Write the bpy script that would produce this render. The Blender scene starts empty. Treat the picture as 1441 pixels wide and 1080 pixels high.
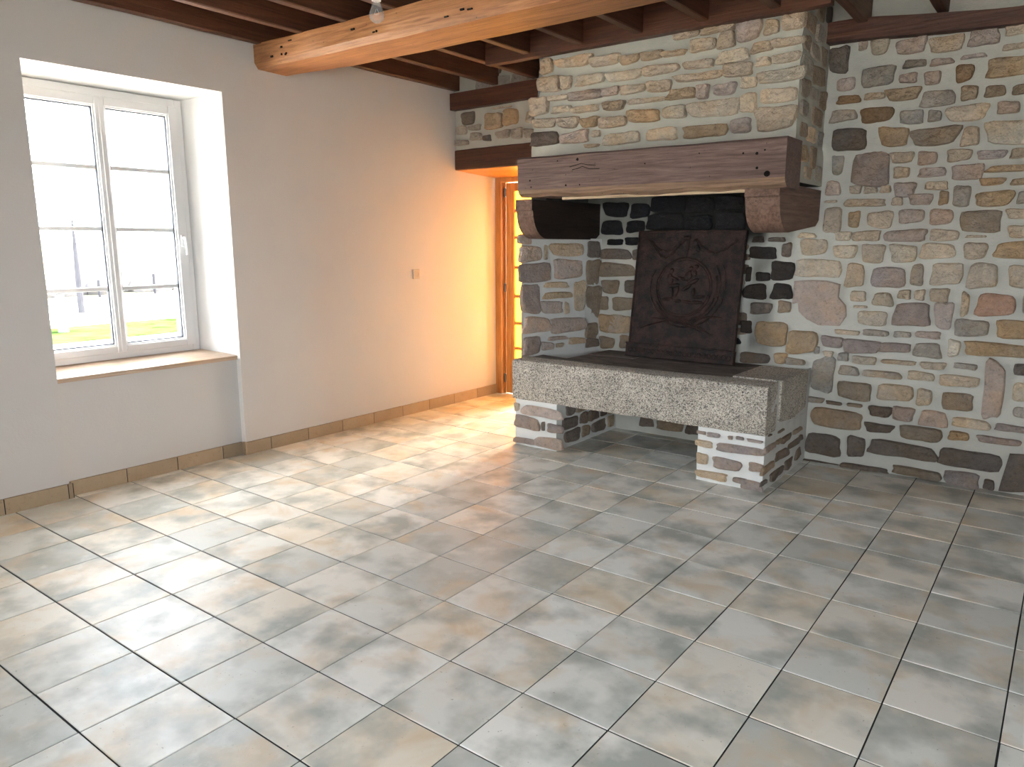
import bpy, math, random
from mathutils import Vector, Matrix, noise as mn
random.seed(7)
# Empty room with a rubble stone fireplace, tiled floor and timber ceiling.
SKY = 11.0; SKY_COL = (.86,.93,1.0); SUN = 55.0; HALL = 215.0; EXPO = 1.52
CAM_F = 1049.336
CAM_R = [[0.799149, 0.601133, -0.000835], [0.111647, -0.149788, -0.982394], [-0.590674, 0.784986, -0.186817]]
CAM_C = [4.3209, -1.1893, 1.5088]

COL = bpy.context.scene.collection
T = 0.334            # tile pitch along the window wall
PX = 0.32983         # tile pitch across
# ------------------------------------------------------------------ helpers
class MB:
    def __init__(s): s.v=[]; s.f=[]; s.m=[]; s.c=[]
    def vert(s,p,c=(1,1,1)):
        s.v.append(tuple(p)); s.c.append((c[0],c[1],c[2],1.0)); return len(s.v)-1
    def face(s,idx,m=0): s.f.append(tuple(idx)); s.m.append(m)
    def poly(s,pts,m=0,c=(1,1,1)): s.face([s.vert(p,c) for p in pts],m)
    def build(s,name,mats,parent=None,smooth=True,angle=35,origin=None):
        o0=Vector(origin) if origin is not None else (parent.matrix_world.translation.copy() if parent else Vector((0,0,0)))
        if parent and origin is None:
            q=parent; o0=Vector((0,0,0))
            while q: o0+=q.location; q=q.parent
        me=bpy.data.meshes.new(name)
        me.from_pydata([(a-o0.x,b-o0.y,c-o0.z) for a,b,c in s.v],[],s.f)
        for m in (mats if isinstance(mats,(list,tuple)) else [mats]): me.materials.append(m)
        me.polygons.foreach_set('material_index',s.m)
        at=me.color_attributes.new('Col','FLOAT_COLOR','POINT')
        at.data.foreach_set('color',[x for c in s.c for x in c])
        me.polygons.foreach_set('use_smooth',[smooth]*len(s.f))
        me.update()
        if smooth and angle:
            try: me.set_sharp_from_angle(angle=math.radians(angle))
            except Exception: pass
        o=bpy.data.objects.new(name,me); COL.objects.link(o)
        if parent: o.parent=parent
        elif origin is not None: o.location=o0
        return o
    # shapes
    def box(s,x0,y0,z0,x1,y1,z1,m=0,c=(1,1,1)):
        i=[s.vert(p,c) for p in ((x0,y0,z0),(x1,y0,z0),(x1,y1,z0),(x0,y1,z0),(x0,y0,z1),(x1,y0,z1),(x1,y1,z1),(x0,y1,z1))]
        for f in ((0,3,2,1),(4,5,6,7),(0,1,5,4),(1,2,6,5),(2,3,7,6),(3,0,4,7)): s.face([i[k] for k in f],m)
    def bbox(s,x0,y0,z0,x1,y1,z1,b=.004,m=0,c=(1,1,1)):
        # chamfered box
        P=[]
        for z,k in ((z0,b),(z0+b,0),(z1-b,0),(z1,b)):
            r=[]
            for (xa,ya,sx,sy) in ((x0,y0,1,1),(x1,y0,-1,1),(x1,y1,-1,-1),(x0,y1,1,-1)):
                if k: r.append(s.vert((xa+sx*b,ya+sy*b,z),c))
                else:
                    A=(xa+sx*b,ya,z); B=(xa,ya+sy*b,z)
                    r+= [s.vert(q,c) for q in ((B,A) if sx*sy>0 else (A,B))]
            P.append(r)
        s.face(P[0][::-1],m); s.face(P[3],m)
        n=8
        for k in range(n): s.face((P[1][k],P[1][(k+1)%n],P[2][(k+1)%n],P[2][k]),m)
        for q in range(4):
            a,b_=2*q,2*q+1; nx=(2*q+2)%8
            s.face((P[0][q],P[1][b_],P[1][a]),m); s.face((P[3][q],P[2][a],P[2][b_]),m)
            s.face((P[0][q],P[0][(q+1)%4],P[1][nx],P[1][b_]),m); s.face((P[3][(q+1)%4],P[3][q],P[2][b_],P[2][nx]),m)
    def prism(s,prof,axis,a0,a1,m=0,c=(1,1,1),n=1,fn=None):
        # extrude a closed profile [(p,q)] along 'x','y' or 'z' from a0 to a1 in n steps; fn(point)->point
        R=[]
        for k in range(n+1):
            a=a0+(a1-a0)*k/n; r=[]
            for p,q in prof:
                P={'x':(a,p,q),'y':(p,a,q),'z':(p,q,a)}[axis]
                if fn: P=fn(P)
                r.append(s.vert(P,c))
            R.append(r)
        L=len(prof)
        for k in range(n):
            for j in range(L): s.face((R[k][j],R[k][(j+1)%L],R[k+1][(j+1)%L],R[k+1][j]),m)
        s.face(R[0][::-1],m); s.face(R[-1],m)
    def tube(s,pts,r,n=8,m=0,c=(1,1,1),cap=True):
        pts=[Vector(p) for p in pts]; R=[]
        rr=r if isinstance(r,(list,tuple)) else [r]*len(pts)
        up=Vector((0,0,1))
        for k,p in enumerate(pts):
            d=(pts[min(k+1,len(pts)-1)]-pts[max(k-1,0)]).normalized()
            a=d.cross(up) if abs(d.dot(up))<.95 else d.cross(Vector((1,0,0)))
            a.normalize(); b=d.cross(a)
            R.append([s.vert(p+a*rr[k]*math.cos(2*math.pi*t/n)+b*rr[k]*math.sin(2*math.pi*t/n),c) for t in range(n)])
        for k in range(len(R)-1):
            for t in range(n): s.face((R[k][t],R[k][(t+1)%n],R[k+1][(t+1)%n],R[k+1][t]),m)
        if cap: s.face(R[0][::-1],m); s.face(R[-1],m)
    def lathe(s,prof,cx,cy,n=24,m=0,c=(1,1,1)):
        R=[]
        for r,z in prof: R.append([s.vert((cx+r*math.cos(2*math.pi*t/n),cy+r*math.sin(2*math.pi*t/n),z),c) for t in range(n)])
        for k in range(len(R)-1):
            for t in range(n): s.face((R[k][t],R[k][(t+1)%n],R[k+1][(t+1)%n],R[k+1][t]),m)
        s.face(R[0][::-1],m); s.face(R[-1],m)
    def grid(s,fn,na,nb,m=0,col=None):
        I=[]
        for a in range(na+1):
            row=[]
            for b in range(nb+1):
                P=fn(a/na,b/nb); row.append(s.vert(P,col(P) if col else (1,1,1)))
            I.append(row)
        for a in range(na):
            for b in range(nb): s.face((I[a][b],I[a+1][b],I[a+1][b+1],I[a][b+1]),m)
    def ellipsoid(s,c,r,n=12,k=8,m=0,rot=None):
        R=[]
        for a in range(k+1):
            th=math.pi*a/k; ring=[]
            for b in range(n):
                ph=2*math.pi*b/n
                p=Vector((r[0]*math.sin(th)*math.cos(ph),r[1]*math.sin(th)*math.sin(ph),r[2]*math.cos(th)))
                if rot: p=rot@p
                ring.append(s.vert(Vector(c)+p))
            R.append(ring)
        for a in range(k):
            for b in range(n): s.face((R[a][b],R[a+1][b],R[a+1][(b+1)%n],R[a][(b+1)%n]),m)

def empty(name,loc,label=None,cat=None,group=None,kind=None):
    o=bpy.data.objects.new(name,None); o.empty_display_size=.1; COL.objects.link(o); o.location=loc
    return tag(o,label,cat,group,kind)
def tag(o,label=None,cat=None,group=None,kind=None):
    if label: o['label']=label
    if cat: o['category']=cat
    if group: o['group']=group
    if kind: o['kind']=kind
    return o
def struct(o,label=None,cat=None): return tag(o,label,cat,None,'structure')

# ------------------------------------------------------------------ materials
class NT:
    def __init__(s,name):
        s.mat=bpy.data.materials.new(name); s.mat.use_nodes=True; s.t=s.mat.node_tree
        s.t.nodes.clear(); s.out=s.n('ShaderNodeOutputMaterial')
    def n(s,typ,**kw):
        d=s.t.nodes.new(typ)
        for k,v in kw.items(): setattr(d,k,v)
        return d
    def l(s,a,b): s.t.links.new(a,b)
    def noise(s,vec,scale,detail=4,rough=.6,dist=0.0):
        d=s.n('ShaderNodeTexNoise'); d.inputs['Scale'].default_value=scale; d.inputs['Detail'].default_value=detail
        d.inputs['Roughness'].default_value=rough; d.inputs['Distortion'].default_value=dist
        if vec is not None: s.l(vec,d.inputs['Vector'])
        return d.outputs['Fac']
    def ramp(s,fac,stops):
        d=s.n('ShaderNodeValToRGB'); e=d.color_ramp.elements
        while len(e)<len(stops): e.new(.5)
        for q,(p,c) in zip(e,stops):
            q.position=p; q.color=(c,c,c,1) if isinstance(c,(int,float)) else (*c,1)
        s.l(fac,d.inputs['Fac']); return d.outputs['Color']
    def mix(s,fac,a,b,mode='MIX'):
        d=s.n('ShaderNodeMix',data_type='RGBA',blend_type=mode)
        for v,i in ((fac,0),(a,6),(b,7)):
            if hasattr(v,'node'): s.l(v,d.inputs[i])
            elif isinstance(v,(int,float)): d.inputs[i].default_value=v if i==0 else (v,v,v,1)
            else: d.inputs[i].default_value=(*v,1)
        return d.outputs[2]
    def math(s,op,a,b=0.0):
        d=s.n('ShaderNodeMath',operation=op)
        for v,i in ((a,0),(b,1)):
            if hasattr(v,'node'): s.l(v,d.inputs[i])
            else: d.inputs[i].default_value=v
        return d.outputs[0]
    def coord(s,kind='Object',scale=(1,1,1),loc=None):
        c=s.n('ShaderNodeTexCoord').outputs[kind]
        d=s.n('ShaderNodeMapping'); d.inputs['Scale'].default_value=scale; s.l(c,d.inputs['Vector']); return d.outputs[0]
    def attr(s): return s.n('ShaderNodeAttribute',attribute_name='Col').outputs['Color']
    def pos(s): return s.n('ShaderNodeNewGeometry').outputs['Position']
    def bump(s,h,strength=.3,dist=.01):
        d=s.n('ShaderNodeBump'); d.inputs['Strength'].default_value=strength; d.inputs['Distance'].default_value=dist
        s.l(h,d.inputs['Height']); return d.outputs[0]
    def bsdf(s,col,rough=.6,normal=None,spec=.5,**kw):
        d=s.n('ShaderNodeBsdfPrincipled')
        for v,k in ((col,'Base Color'),(rough,'Roughness')):
            if hasattr(v,'node'): s.l(v,d.inputs[k])
            elif isinstance(v,(int,float)): d.inputs[k].default_value=v
            else: d.inputs[k].default_value=(*v,1)
        d.inputs['Specular IOR Level'].default_value=spec
        for k,v in kw.items(): d.inputs[k].default_value=v
        if normal is not None: s.l(normal,d.inputs['Normal'])
        s.l(d.outputs[0],s.out.inputs[0]); return s.mat

def m_plain(name,col,rough=.5,spec=.5,var=.06,bump=.0,**kw):
    t=NT(name); p=t.pos(); n=t.noise(p,6,3)
    c=t.mix(n,tuple(max(0,x*(1-var)) for x in col),tuple(min(1,x*(1+var)) for x in col))
    nm=t.bump(t.noise(p,90,3),bump,.004) if bump else None
    return t.bsdf(c,rough,nm,spec,**kw)
def m_plaster():
    t=NT('painted plaster'); p=t.pos()
    c=t.mix(t.noise(p,1.7,3),(.50,.487,.472),(.555,.543,.53))  # white paint greyed, the wall's dim light put into its colour
    h=t.mix(.35,t.noise(p,5,3),t.noise(p,70,2))
    return t.bsdf(c,.75,t.bump(h,.35,.006),.3)
def m_stone():
    t=NT('rubble stone'); p=t.pos(); a=t.attr()
    n1=t.noise(p,9,5,.65,.4); n2=t.noise(p,45,5,.7); n3=t.noise(p,130,3,.7)
    v=t.ramp(n1,[(.3,.82),(.5,1.0),(.72,1.15)])
    c=t.mix(1.0,a,v,'MULTIPLY')
    c=t.mix(1.0,c,t.ramp(n2,[(.27,.5),(.41,.95),(.60,1.05),(.74,1.3)]),'MULTIPLY')
    w=t.ramp(t.noise(p,5.3,3),[(.42,0),(.62,.55)])
    c=t.mix(w,c,t.mix(1.0,c,(1.12,.95,.72),'MULTIPLY'))
    h=t.math('ADD',t.math('MULTIPLY',n2,1.0),t.math('MULTIPLY',n3,.45))
    return t.bsdf(c,.88,t.bump(h,1.0,.020),.25)
def m_mortar():
    t=NT('lime mortar'); p=t.pos(); a=t.attr()
    c=t.mix(t.noise(p,7,4),(.52,.52,.485),(.66,.66,.63))
    c=t.mix(1.0,c,a,'MULTIPLY')
    h=t.math('ADD',t.noise(p,28,4),t.math('MULTIPLY',t.noise(p,120,3),.5))
    return t.bsdf(c,.9,t.bump(h,.4,.008),.2)
def m_wood(name,c0,c1,c2,along,rough=.55,grain=1.0,bumps=.35,holes=True,spec=.4):
    sc={'x':(1.2,22,22),'y':(22,1.2,22),'z':(22,22,1.2)}[along]
    t=NT(name); v=t.coord('Object',sc)
    n=t.noise(v,1.0*grain,6,.62,1.2); n2=t.noise(t.coord('Object',tuple(x*3.5 for x in sc)),1.0,4,.6)
    big=t.noise(t.coord('Object',(2.2,2.2,2.2)),1.3,3)
    c=t.ramp(n,[(.28,c0),(.5,c1),(.74,c2)])
    c=t.mix(t.ramp(n2,[(.35,.45),(.5,0)]),c,tuple(x*.45 for x in c0))
    c=t.mix(t.ramp(big,[(.35,.35),(.65,0)]),c,t.mix(1.0,c,(.62,.55,.5),'MULTIPLY'))
    if holes:
        d=t.n('ShaderNodeTexVoronoi'); d.inputs['Scale'].default_value=17; t.l(t.coord('Object'),d.inputs['Vector'])
        c=t.mix(t.ramp(d.outputs['Distance'],[(.05,.85),(.085,0)]),c,(.02,.012,.008))
    h=t.math('ADD',n,t.math('MULTIPLY',n2,.6))
    return t.bsdf(c,rough,t.bump(h,bumps,.01),spec)
def m_granite():
    t=NT('speckled granite'); p=t.pos(); a=t.attr()
    v=t.n('ShaderNodeTexVoronoi'); v.inputs['Scale'].default_value=190; t.l(p,v.inputs['Vector'])
    sep=t.n('ShaderNodeSeparateColor'); t.l(v.outputs['Color'],sep.inputs[0])
    c=t.ramp(sep.outputs[0],[(0,(.09,.08,.072)),(.16,(.22,.195,.17)),(.34,(.43,.38,.315)),(.62,(.60,.54,.45)),(.9,(.74,.69,.60))])
    n=t.noise(p,230,3,.7)
    c=t.mix(t.ramp(n,[(.34,.7),(.46,0)]),c,(.10,.09,.08))
    c=t.mix(1.0,c,t.ramp(t.noise(p,4,4),[(.3,.75),(.7,1.1)]),'MULTIPLY')
    c=t.mix(1.0,c,a,'MULTIPLY')
    h=t.math('ADD',t.noise(p,90,4,.7),t.noise(p,15,3))
    return t.bsdf(c,.8,t.bump(h,.8,.012),.3)
def m_tile():
    t=NT('glazed stoneware tile'); p=t.pos(); a=t.attr()
    sep=t.n('ShaderNodeSeparateColor'); t.l(a,sep.inputs[0])
    off=t.n('ShaderNodeVectorMath',operation='MULTIPLY_ADD'); t.l(a,off.inputs[0]); off.inputs[1].default_value=(0,37,53); t.l(p,off.inputs[2])
    v=off.outputs[0]
    n1=t.noise(v,3.6,4,.55,.5); n2=t.noise(v,9,5,.6); n3=t.noise(v,60,4,.7)
    base=t.ramp(sep.outputs[0],[(0,(.50,.515,.48)),(.3,(.69,.685,.63)),(.7,(.80,.79,.735)),(1,(.72,.655,.54))])
    c=t.mix(t.ramp(n1,[(.48,0),(.72,.8)]),base,(.60,.455,.285))
    c=t.mix(t.ramp(t.noise(v,4.6,4,.5),[(.33,.95),(.55,0)]),c,(.37,.385,.345))
    c=t.mix(t.ramp(n2,[(.55,0),(.75,.5)]),c,(.76,.745,.69))
    c=t.mix(t.ramp(n3,[(.27,.8),(.34,0)]),c,(.22,.19,.16))
    r=t.ramp(n2,[(.3,.38),(.7,.48)])
    return t.bsdf(c,r,t.bump(t.math('ADD',t.noise(v,22,4),t.math('MULTIPLY',n3,.3)),.10,.006),.36)
def m_iron():
    t=NT('rusty cast iron'); p=t.pos()
    c=t.mix(t.ramp(t.noise(p,14,5,.7),[(.4,0),(.68,1)]),(.013,.009,.008),(.055,.026,.020))
    return t.bsdf(c,.50,t.bump(t.noise(p,80,5,.7),.9,.006),.22)
def m_glass(name,tint=(1,1,1),gl=.07,transl=0.0):
    t=NT(name); a=t.n('ShaderNodeBsdfTransparent'); a.inputs[0].default_value=(*tint,1)
    g=t.n('ShaderNodeBsdfGlossy'); g.inputs['Roughness'].default_value=.02
    m=t.n('ShaderNodeMixShader'); m.inputs[0].default_value=gl
    src=a.outputs[0]
    if transl:
        tr=t.n('ShaderNodeBsdfTranslucent'); tr.inputs[0].default_value=(*tint,1)
        m2=t.n('ShaderNodeMixShader'); m2.inputs[0].default_value=transl; t.l(src,m2.inputs[1]); t.l(tr.outputs[0],m2.inputs[2]); src=m2.outputs[0]
    t.l(src,m.inputs[1]); t.l(g.outputs[0],m.inputs[2]); t.l(m.outputs[0],t.out.inputs[0]); return t.mat
def m_bulb():
    t=NT('clear bulb glass'); a=t.n('ShaderNodeBsdfTransparent')
    g=t.n('ShaderNodeBsdfPrincipled'); g.inputs['Base Color'].default_value=(.75,.76,.74,1); g.inputs['Roughness'].default_value=.06; g.inputs['Specular IOR Level'].default_value=1.0
    lw=t.n('ShaderNodeLayerWeight'); lw.inputs[0].default_value=.25
    m=t.n('ShaderNodeMixShader'); t.l(t.math('ADD',t.math('MULTIPLY',lw.outputs['Facing'],.6),.09),m.inputs[0]); t.l(a.outputs[0],m.inputs[1]); t.l(g.outputs[0],m.inputs[2])
    t.l(m.outputs[0],t.out.inputs[0]); return t.mat
def m_ground(name,c0,c1,scale):
    t=NT(name); p=t.pos(); c=t.mix(t.ramp(t.noise(p,scale,5,.7),[(.35,0),(.65,1)]),c0,c1)
    return t.bsdf(c,1.0,t.bump(t.noise(p,scale*8,3),.3,.02),0.0)

M=dict(
 plaster=m_plaster(), white=m_plain('white painted reveal',(.80,.79,.77),.7,.3,.03,.15), pvc=m_plain('white window profile',(.70,.695,.69),.32,.5,.01),
 stone=m_stone(), mortar=m_mortar(), granite=m_granite(), tile=m_tile(),
 grout=m_plain('tile grout',(.035,.035,.037),.9,.2,.3,.3), iron=m_iron(),
 skirt=None, dark=m_plain('blackened hole',(.012,.01,.008),.9,.1,.1),
 gasket=m_plain('dark glazing gasket',(.03,.035,.05),.6,.3,.05), metal=m_plain('dull hinge steel',(.20,.19,.18),.4,.5,.1,Metallic=.8),
 beam=m_wood('warm oak beam',(.22,.088,.030),(.40,.178,.068),(.52,.265,.115),'x',.5,1.3,.5),
 joist=m_wood('dark stained joist',(.055,.021,.011),(.092,.037,.019),(.145,.062,.031),'y',.5,holes=False),
 trimmer=m_wood('dark stained timber',(.055,.021,.013),(.095,.038,.022),(.15,.063,.036),'x',.5),
 mantel=m_wood('weathered oak mantel',(.10,.062,.052),(.165,.105,.088),(.25,.17,.145),'x',.62,1.6,.55),
 mantel_edge=m_wood('worn mantel edge',(.15,.088,.056),(.25,.158,.10),(.35,.235,.155),'x',.65,1.2,.7), sooty_wood=m_wood('sooty timber',(.012,.008,.006),(.022,.014,.010),(.04,.022,.015),'y',.6,holes=False),
 corbel=m_wood('weathered oak corbel',(.11,.064,.045),(.18,.105,.075),(.26,.165,.125),'y',.65,1.2,.5),
 board=m_wood('dark ceiling board',(.03,.016,.011),(.05,.027,.018),(.075,.042,.028),'x',.7,holes=False,bumps=.2),
 sill=m_wood('varnished sill',(.40,.27,.17),(.52,.38,.27),(.62,.48,.37),'y',.34,holes=False,bumps=.04,spec=1.0),
 door=m_wood('varnished pine door',(.46,.20,.06),(.60,.28,.085),(.70,.37,.13),'z',.4,holes=False,bumps=.1),
 batten=m_wood('pale batten',(.42,.30,.18),(.55,.42,.27),(.65,.52,.36),'x',.6,holes=False,bumps=.1),
 glass=m_glass('window glass'), amber=m_glass('amber pressed glass',(.99,.66,.20),.04,.92), bulb=m_bulb(),
 plastic=m_plain('cream plastic',(.48,.42,.345),.5,.4,.02), socket=m_plain('white bulb socket',(.78,.77,.74),.4,.5,.02),
 cord=m_plain('white cord',(.7,.69,.66),.6,.3,.02), filament=m_plain('filament wire',(.45,.43,.40),.3,.5,.02,Metallic=.9),
 grass=m_ground('lawn grass',(.011,.020,.005),(.028,.042,.015),1.6), gravel=m_ground('pale gravel',(.48,.47,.44),(.60,.58,.54),6.0),
 field=m_ground('dry field',(.10,.10,.07),(.16,.15,.11),.8), hedge=m_ground('bare hedge twigs',(.045,.043,.047),(.07,.065,.06),9.0),
 bark=m_ground('pale bark',(.05,.055,.05),(.12,.12,.11),30), pole=m_ground('grey pole timber',(.022,.022,.026),(.03,.03,.034),9),
 bed=None)
def m_skirt():
    t=NT('brown baseboard tile'); p=t.pos(); a=t.attr()
    c=t.mix(t.noise(p,9,4),(.30,.22,.135),(.40,.315,.215)); c=t.mix(t.ramp(t.noise(p,50,4,.7),[(.3,.6),(.42,0)]),c,(.19,.14,.10))
    return t.bsdf(t.mix(1.0,c,a,'MULTIPLY'),.45,t.bump(t.noise(p,30,3),.15,.005),.5)
M['skirt']=m_skirt()
def m_bed():
    t=NT('sooty hearth stone'); v=t.coord('Object',(3,16,3)); p=t.pos()
    c=t.ramp(t.noise(v,1.0,6,.65,1.4),[(.3,(.06,.048,.042)),(.5,(.15,.122,.105)),(.72,(.28,.24,.21))])
    return t.bsdf(c,.75,t.bump(t.noise(v,1.6,6,.65,1.2),.8,.015),.3)
M['bed']=m_bed()
ST_RIGHT = "2.962,2.638,0.058,0.074,d;3.194,2.685,0.051,0.047,b;3.096,2.7,0.025,0.024,p;3.207,2.508,0.09,0.055,g;3.013,2.486,0.057,0.04,p;3.032,2.392,0.064,0.024,o;3.188,2.395,0.061,0.021,b;3.017,2.297,0.076,0.034,g;3.204,2.283,0.09,0.043,o;3.057,2.147,0.105,0.068,d;3.315,2.142,0.076,0.052,t;3.364,2.661,0.075,0.039,p;3.551,2.643,0.082,0.04,b;3.738,2.656,0.071,0.045,p;3.897,2.672,0.058,0.03,b;3.904,2.582,0.062,0.016,b;3.399,2.557,0.057,0.021,g;3.539,2.548,0.057,0.017,p;3.701,2.556,0.058,0.01,p;3.366,2.478,0.046,0.025,p;3.498,2.463,0.041,0.036,p;3.66,2.468,0.045,0.047,o;3.89,2.476,0.118,0.049,t;3.346,2.388,0.09,0.035,t;3.538,2.347,0.082,0.042,g;3.697,2.356,0.044,0.041,t;3.822,2.353,0.05,0.031,m;3.958,2.347,0.054,0.027,m;3.405,2.253,0.064,0.04,g;3.528,2.245,0.036,0.032,g;3.694,2.246,0.102,0.045,w;3.895,2.255,0.052,0.032,p;3.544,2.128,0.115,0.047,m;3.727,2.111,0.043,0.05,b;3.94,2.122,0.133,0.062,w;2.994,2.002,0.034,0.059,g;3.193,1.967,0.104,0.103,q;2.977,1.852,0.043,0.043,p;3.113,1.839,0.034,0.025,b;3.204,1.831,0.038,0.02,b;3.29,1.833,0.03,0.022,b;3.4,1.823,0.059,0.044,p;2.97,1.767,0.036,0.008,w;3.187,1.753,0.117,0.024,b;3.364,1.755,0.033,0.026,b;2.985,1.647,0.052,0.075,b;3.116,1.649,0.034,0.048,t;3.269,1.646,0.072,0.05,b;3.062,1.545,0.047,0.028,w;3.201,1.543,0.079,0.03,b;2.881,1.472,0.086,0.053,w;2.833,1.55,0.055,0.017,w;3.077,1.446,0.068,0.04,w;3.252,1.43,0.062,0.056,b;3.427,1.434,0.073,0.053,w;3.369,2.02,0.061,0.031,b;3.508,2.008,0.051,0.038,p;3.676,2.011,0.061,0.033,b;3.841,2.005,0.068,0.024,p;3.996,2.006,0.064,0.028,b;3.375,1.928,0.044,0.033,b;3.539,1.924,0.069,0.026,p;3.723,1.914,0.079,0.042,p;3.954,1.922,0.118,0.018,t;3.859,1.853,0.062,0.021,t;4.007,1.845,0.06,0.02,t;3.574,1.843,0.058,0.024,b;3.618,1.769,0.025,0.038,t;3.71,1.775,0.045,0.059,g;3.875,1.755,0.09,0.042,t;4.025,1.754,0.033,0.034,g;3.493,1.761,0.06,0.032,p;3.448,1.661,0.072,0.042,p;3.615,1.656,0.064,0.046,p;3.82,1.626,0.099,0.06,m;4.019,1.664,0.067,0.027,b;4.034,1.565,0.062,0.033,b;3.428,1.545,0.117,0.036,p;3.643,1.546,0.076,0.033,b;3.806,1.538,0.052,0.008,b;3.621,1.45,0.09,0.044,w;3.812,1.449,0.058,0.048,b;4.024,1.457,0.122,0.05,t;2.916,1.331,0.145,0.058,w;3.153,1.296,0.056,0.075,b;3.352,1.286,0.098,0.061,q;3.186,1.156,0.048,0.035,b;3.331,1.143,0.058,0.041,b;3.202,1.088,0.039,0.008,b;3.278,1.018,0.087,0.047,w;3.135,0.915,0.076,0.016,b;3.31,0.923,0.075,0.02,g;2.846,0.828,0.098,0.073,t;3.047,0.844,0.069,0.037,q;3.228,0.827,0.104,0.041,q;2.95,0.781,0.019,0.027,g;3.025,0.761,0.031,0.02,b;3.122,0.75,0.032,0.027,g;3.256,0.737,0.067,0.025,b;2.812,0.686,0.067,0.023,g;2.999,0.61,0.073,0.112,g;3.167,0.658,0.064,0.032,g;3.363,0.655,0.112,0.022,g;3.515,1.301,0.036,0.065,g;3.672,1.314,0.078,0.061,b;3.865,1.308,0.073,0.07,b;4.063,1.305,0.069,0.066,b;3.454,1.179,0.035,0.027,b;3.541,1.18,0.03,0.032,b;3.651,1.181,0.051,0.042,b;3.51,1.052,0.096,0.066,q;3.685,1.061,0.047,0.076,p;3.792,1.133,0.021,0.067,b;3.95,1.139,0.098,0.064,r;4.115,1.146,0.035,0.05,g;3.843,0.992,0.085,0.048,g;4.084,0.996,0.112,0.05,t;3.466,0.925,0.05,0.019,g;3.611,0.932,0.066,0.021,p;3.431,0.836,0.089,0.029,q;3.615,0.838,0.072,0.043,g;3.757,0.862,0.032,0.049,w;4.022,0.87,0.192,0.037,t;3.461,0.744,0.099,0.014,b;3.66,0.741,0.07,0.023,b;3.829,0.754,0.064,0.019,g;4.131,0.763,0.05,0.034,d;3.594,0.668,0.075,0.028,b;3.805,0.659,0.103,0.033,b;3.451,0.543,0.104,0.052,b;3.622,0.537,0.042,0.051,b;3.809,0.53,0.081,0.052,m;3.989,0.621,0.049,0.159,p;4.141,0.632,0.053,0.051,b;4.155,0.508,0.054,0.032,g;3.516,0.412,0.06,0.043,q;3.685,0.402,0.075,0.049,p;3.89,0.402,0.096,0.029,w;4.122,0.403,0.1,0.02,q;3.622,0.296,0.113,0.043,m;3.836,0.316,0.052,0.026,t;4.046,0.317,0.11,0.021,q;3.906,0.174,0.165,0.055,d;3.523,0.17,0.176,0.042,d;3.62,0.038,0.138,0.028,m;3.873,0.037,0.089,0.045,q;4.023,0.036,0.029,0.032,d;3.21,0.526,0.103,0.058,m;2.969,0.436,0.05,0.019,g;3.09,0.428,0.049,0.011,d;3.218,0.43,0.044,0.011,m;3.117,0.319,0.159,0.064,m;3.376,0.408,0.069,0.035,d;3.382,0.297,0.087,0.031,d;3.035,0.124,0.116,0.072,d;3.248,0.146,0.051,0.064,d;3.313,0.009,0.145,0.018,d;3.033,-0.005,0.119,0.009,d"
ST_FIREBOX = "1.363,1.755,0.109,0.054,k;1.572,1.743,0.077,0.051,k;1.343,1.616,0.092,0.054,k;1.548,1.625,0.075,0.042,k;1.365,1.506,0.068,0.023,k;1.516,1.513,0.056,0.029,k;1.362,1.411,0.127,0.038,d;1.563,1.406,0.037,0.04,d;1.39,1.286,0.156,0.05,m;1.326,1.156,0.08,0.054,m;1.517,1.162,0.051,0.049,d;1.275,1.023,0.043,0.053,m;1.453,1.022,0.094,0.05,m;1.805,1.785,0.132,0.052,k;2.063,1.773,0.102,0.056,k;2.284,1.783,0.097,0.046,k;1.796,1.657,0.129,0.052,k;2.055,1.646,0.108,0.049,k;2.291,1.653,0.105,0.062,k;1.307,0.856,0.07,0.065,t;1.431,0.86,0.095,0.068,b;1.316,0.7,0.065,0.048,m;1.481,0.723,0.049,0.049,m;2.503,1.523,0.039,0.021,K;2.632,1.523,0.056,0.015,d;2.538,1.434,0.093,0.041,K;2.703,1.451,0.033,0.046,d;2.551,1.267,0.049,0.03,K;2.684,1.312,0.076,0.06,K;2.45,1.283,0.019,0.05,K;2.506,1.159,0.078,0.05,K;2.691,1.169,0.069,0.052,K;2.551,1.044,0.073,0.039,d;2.714,1.063,0.044,0.04,m;2.64,0.867,0.109,0.083,t;2.456,0.908,0.036,0.041,K;2.53,0.684,0.097,0.035,d;2.709,0.7,0.042,0.039,t"
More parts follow.
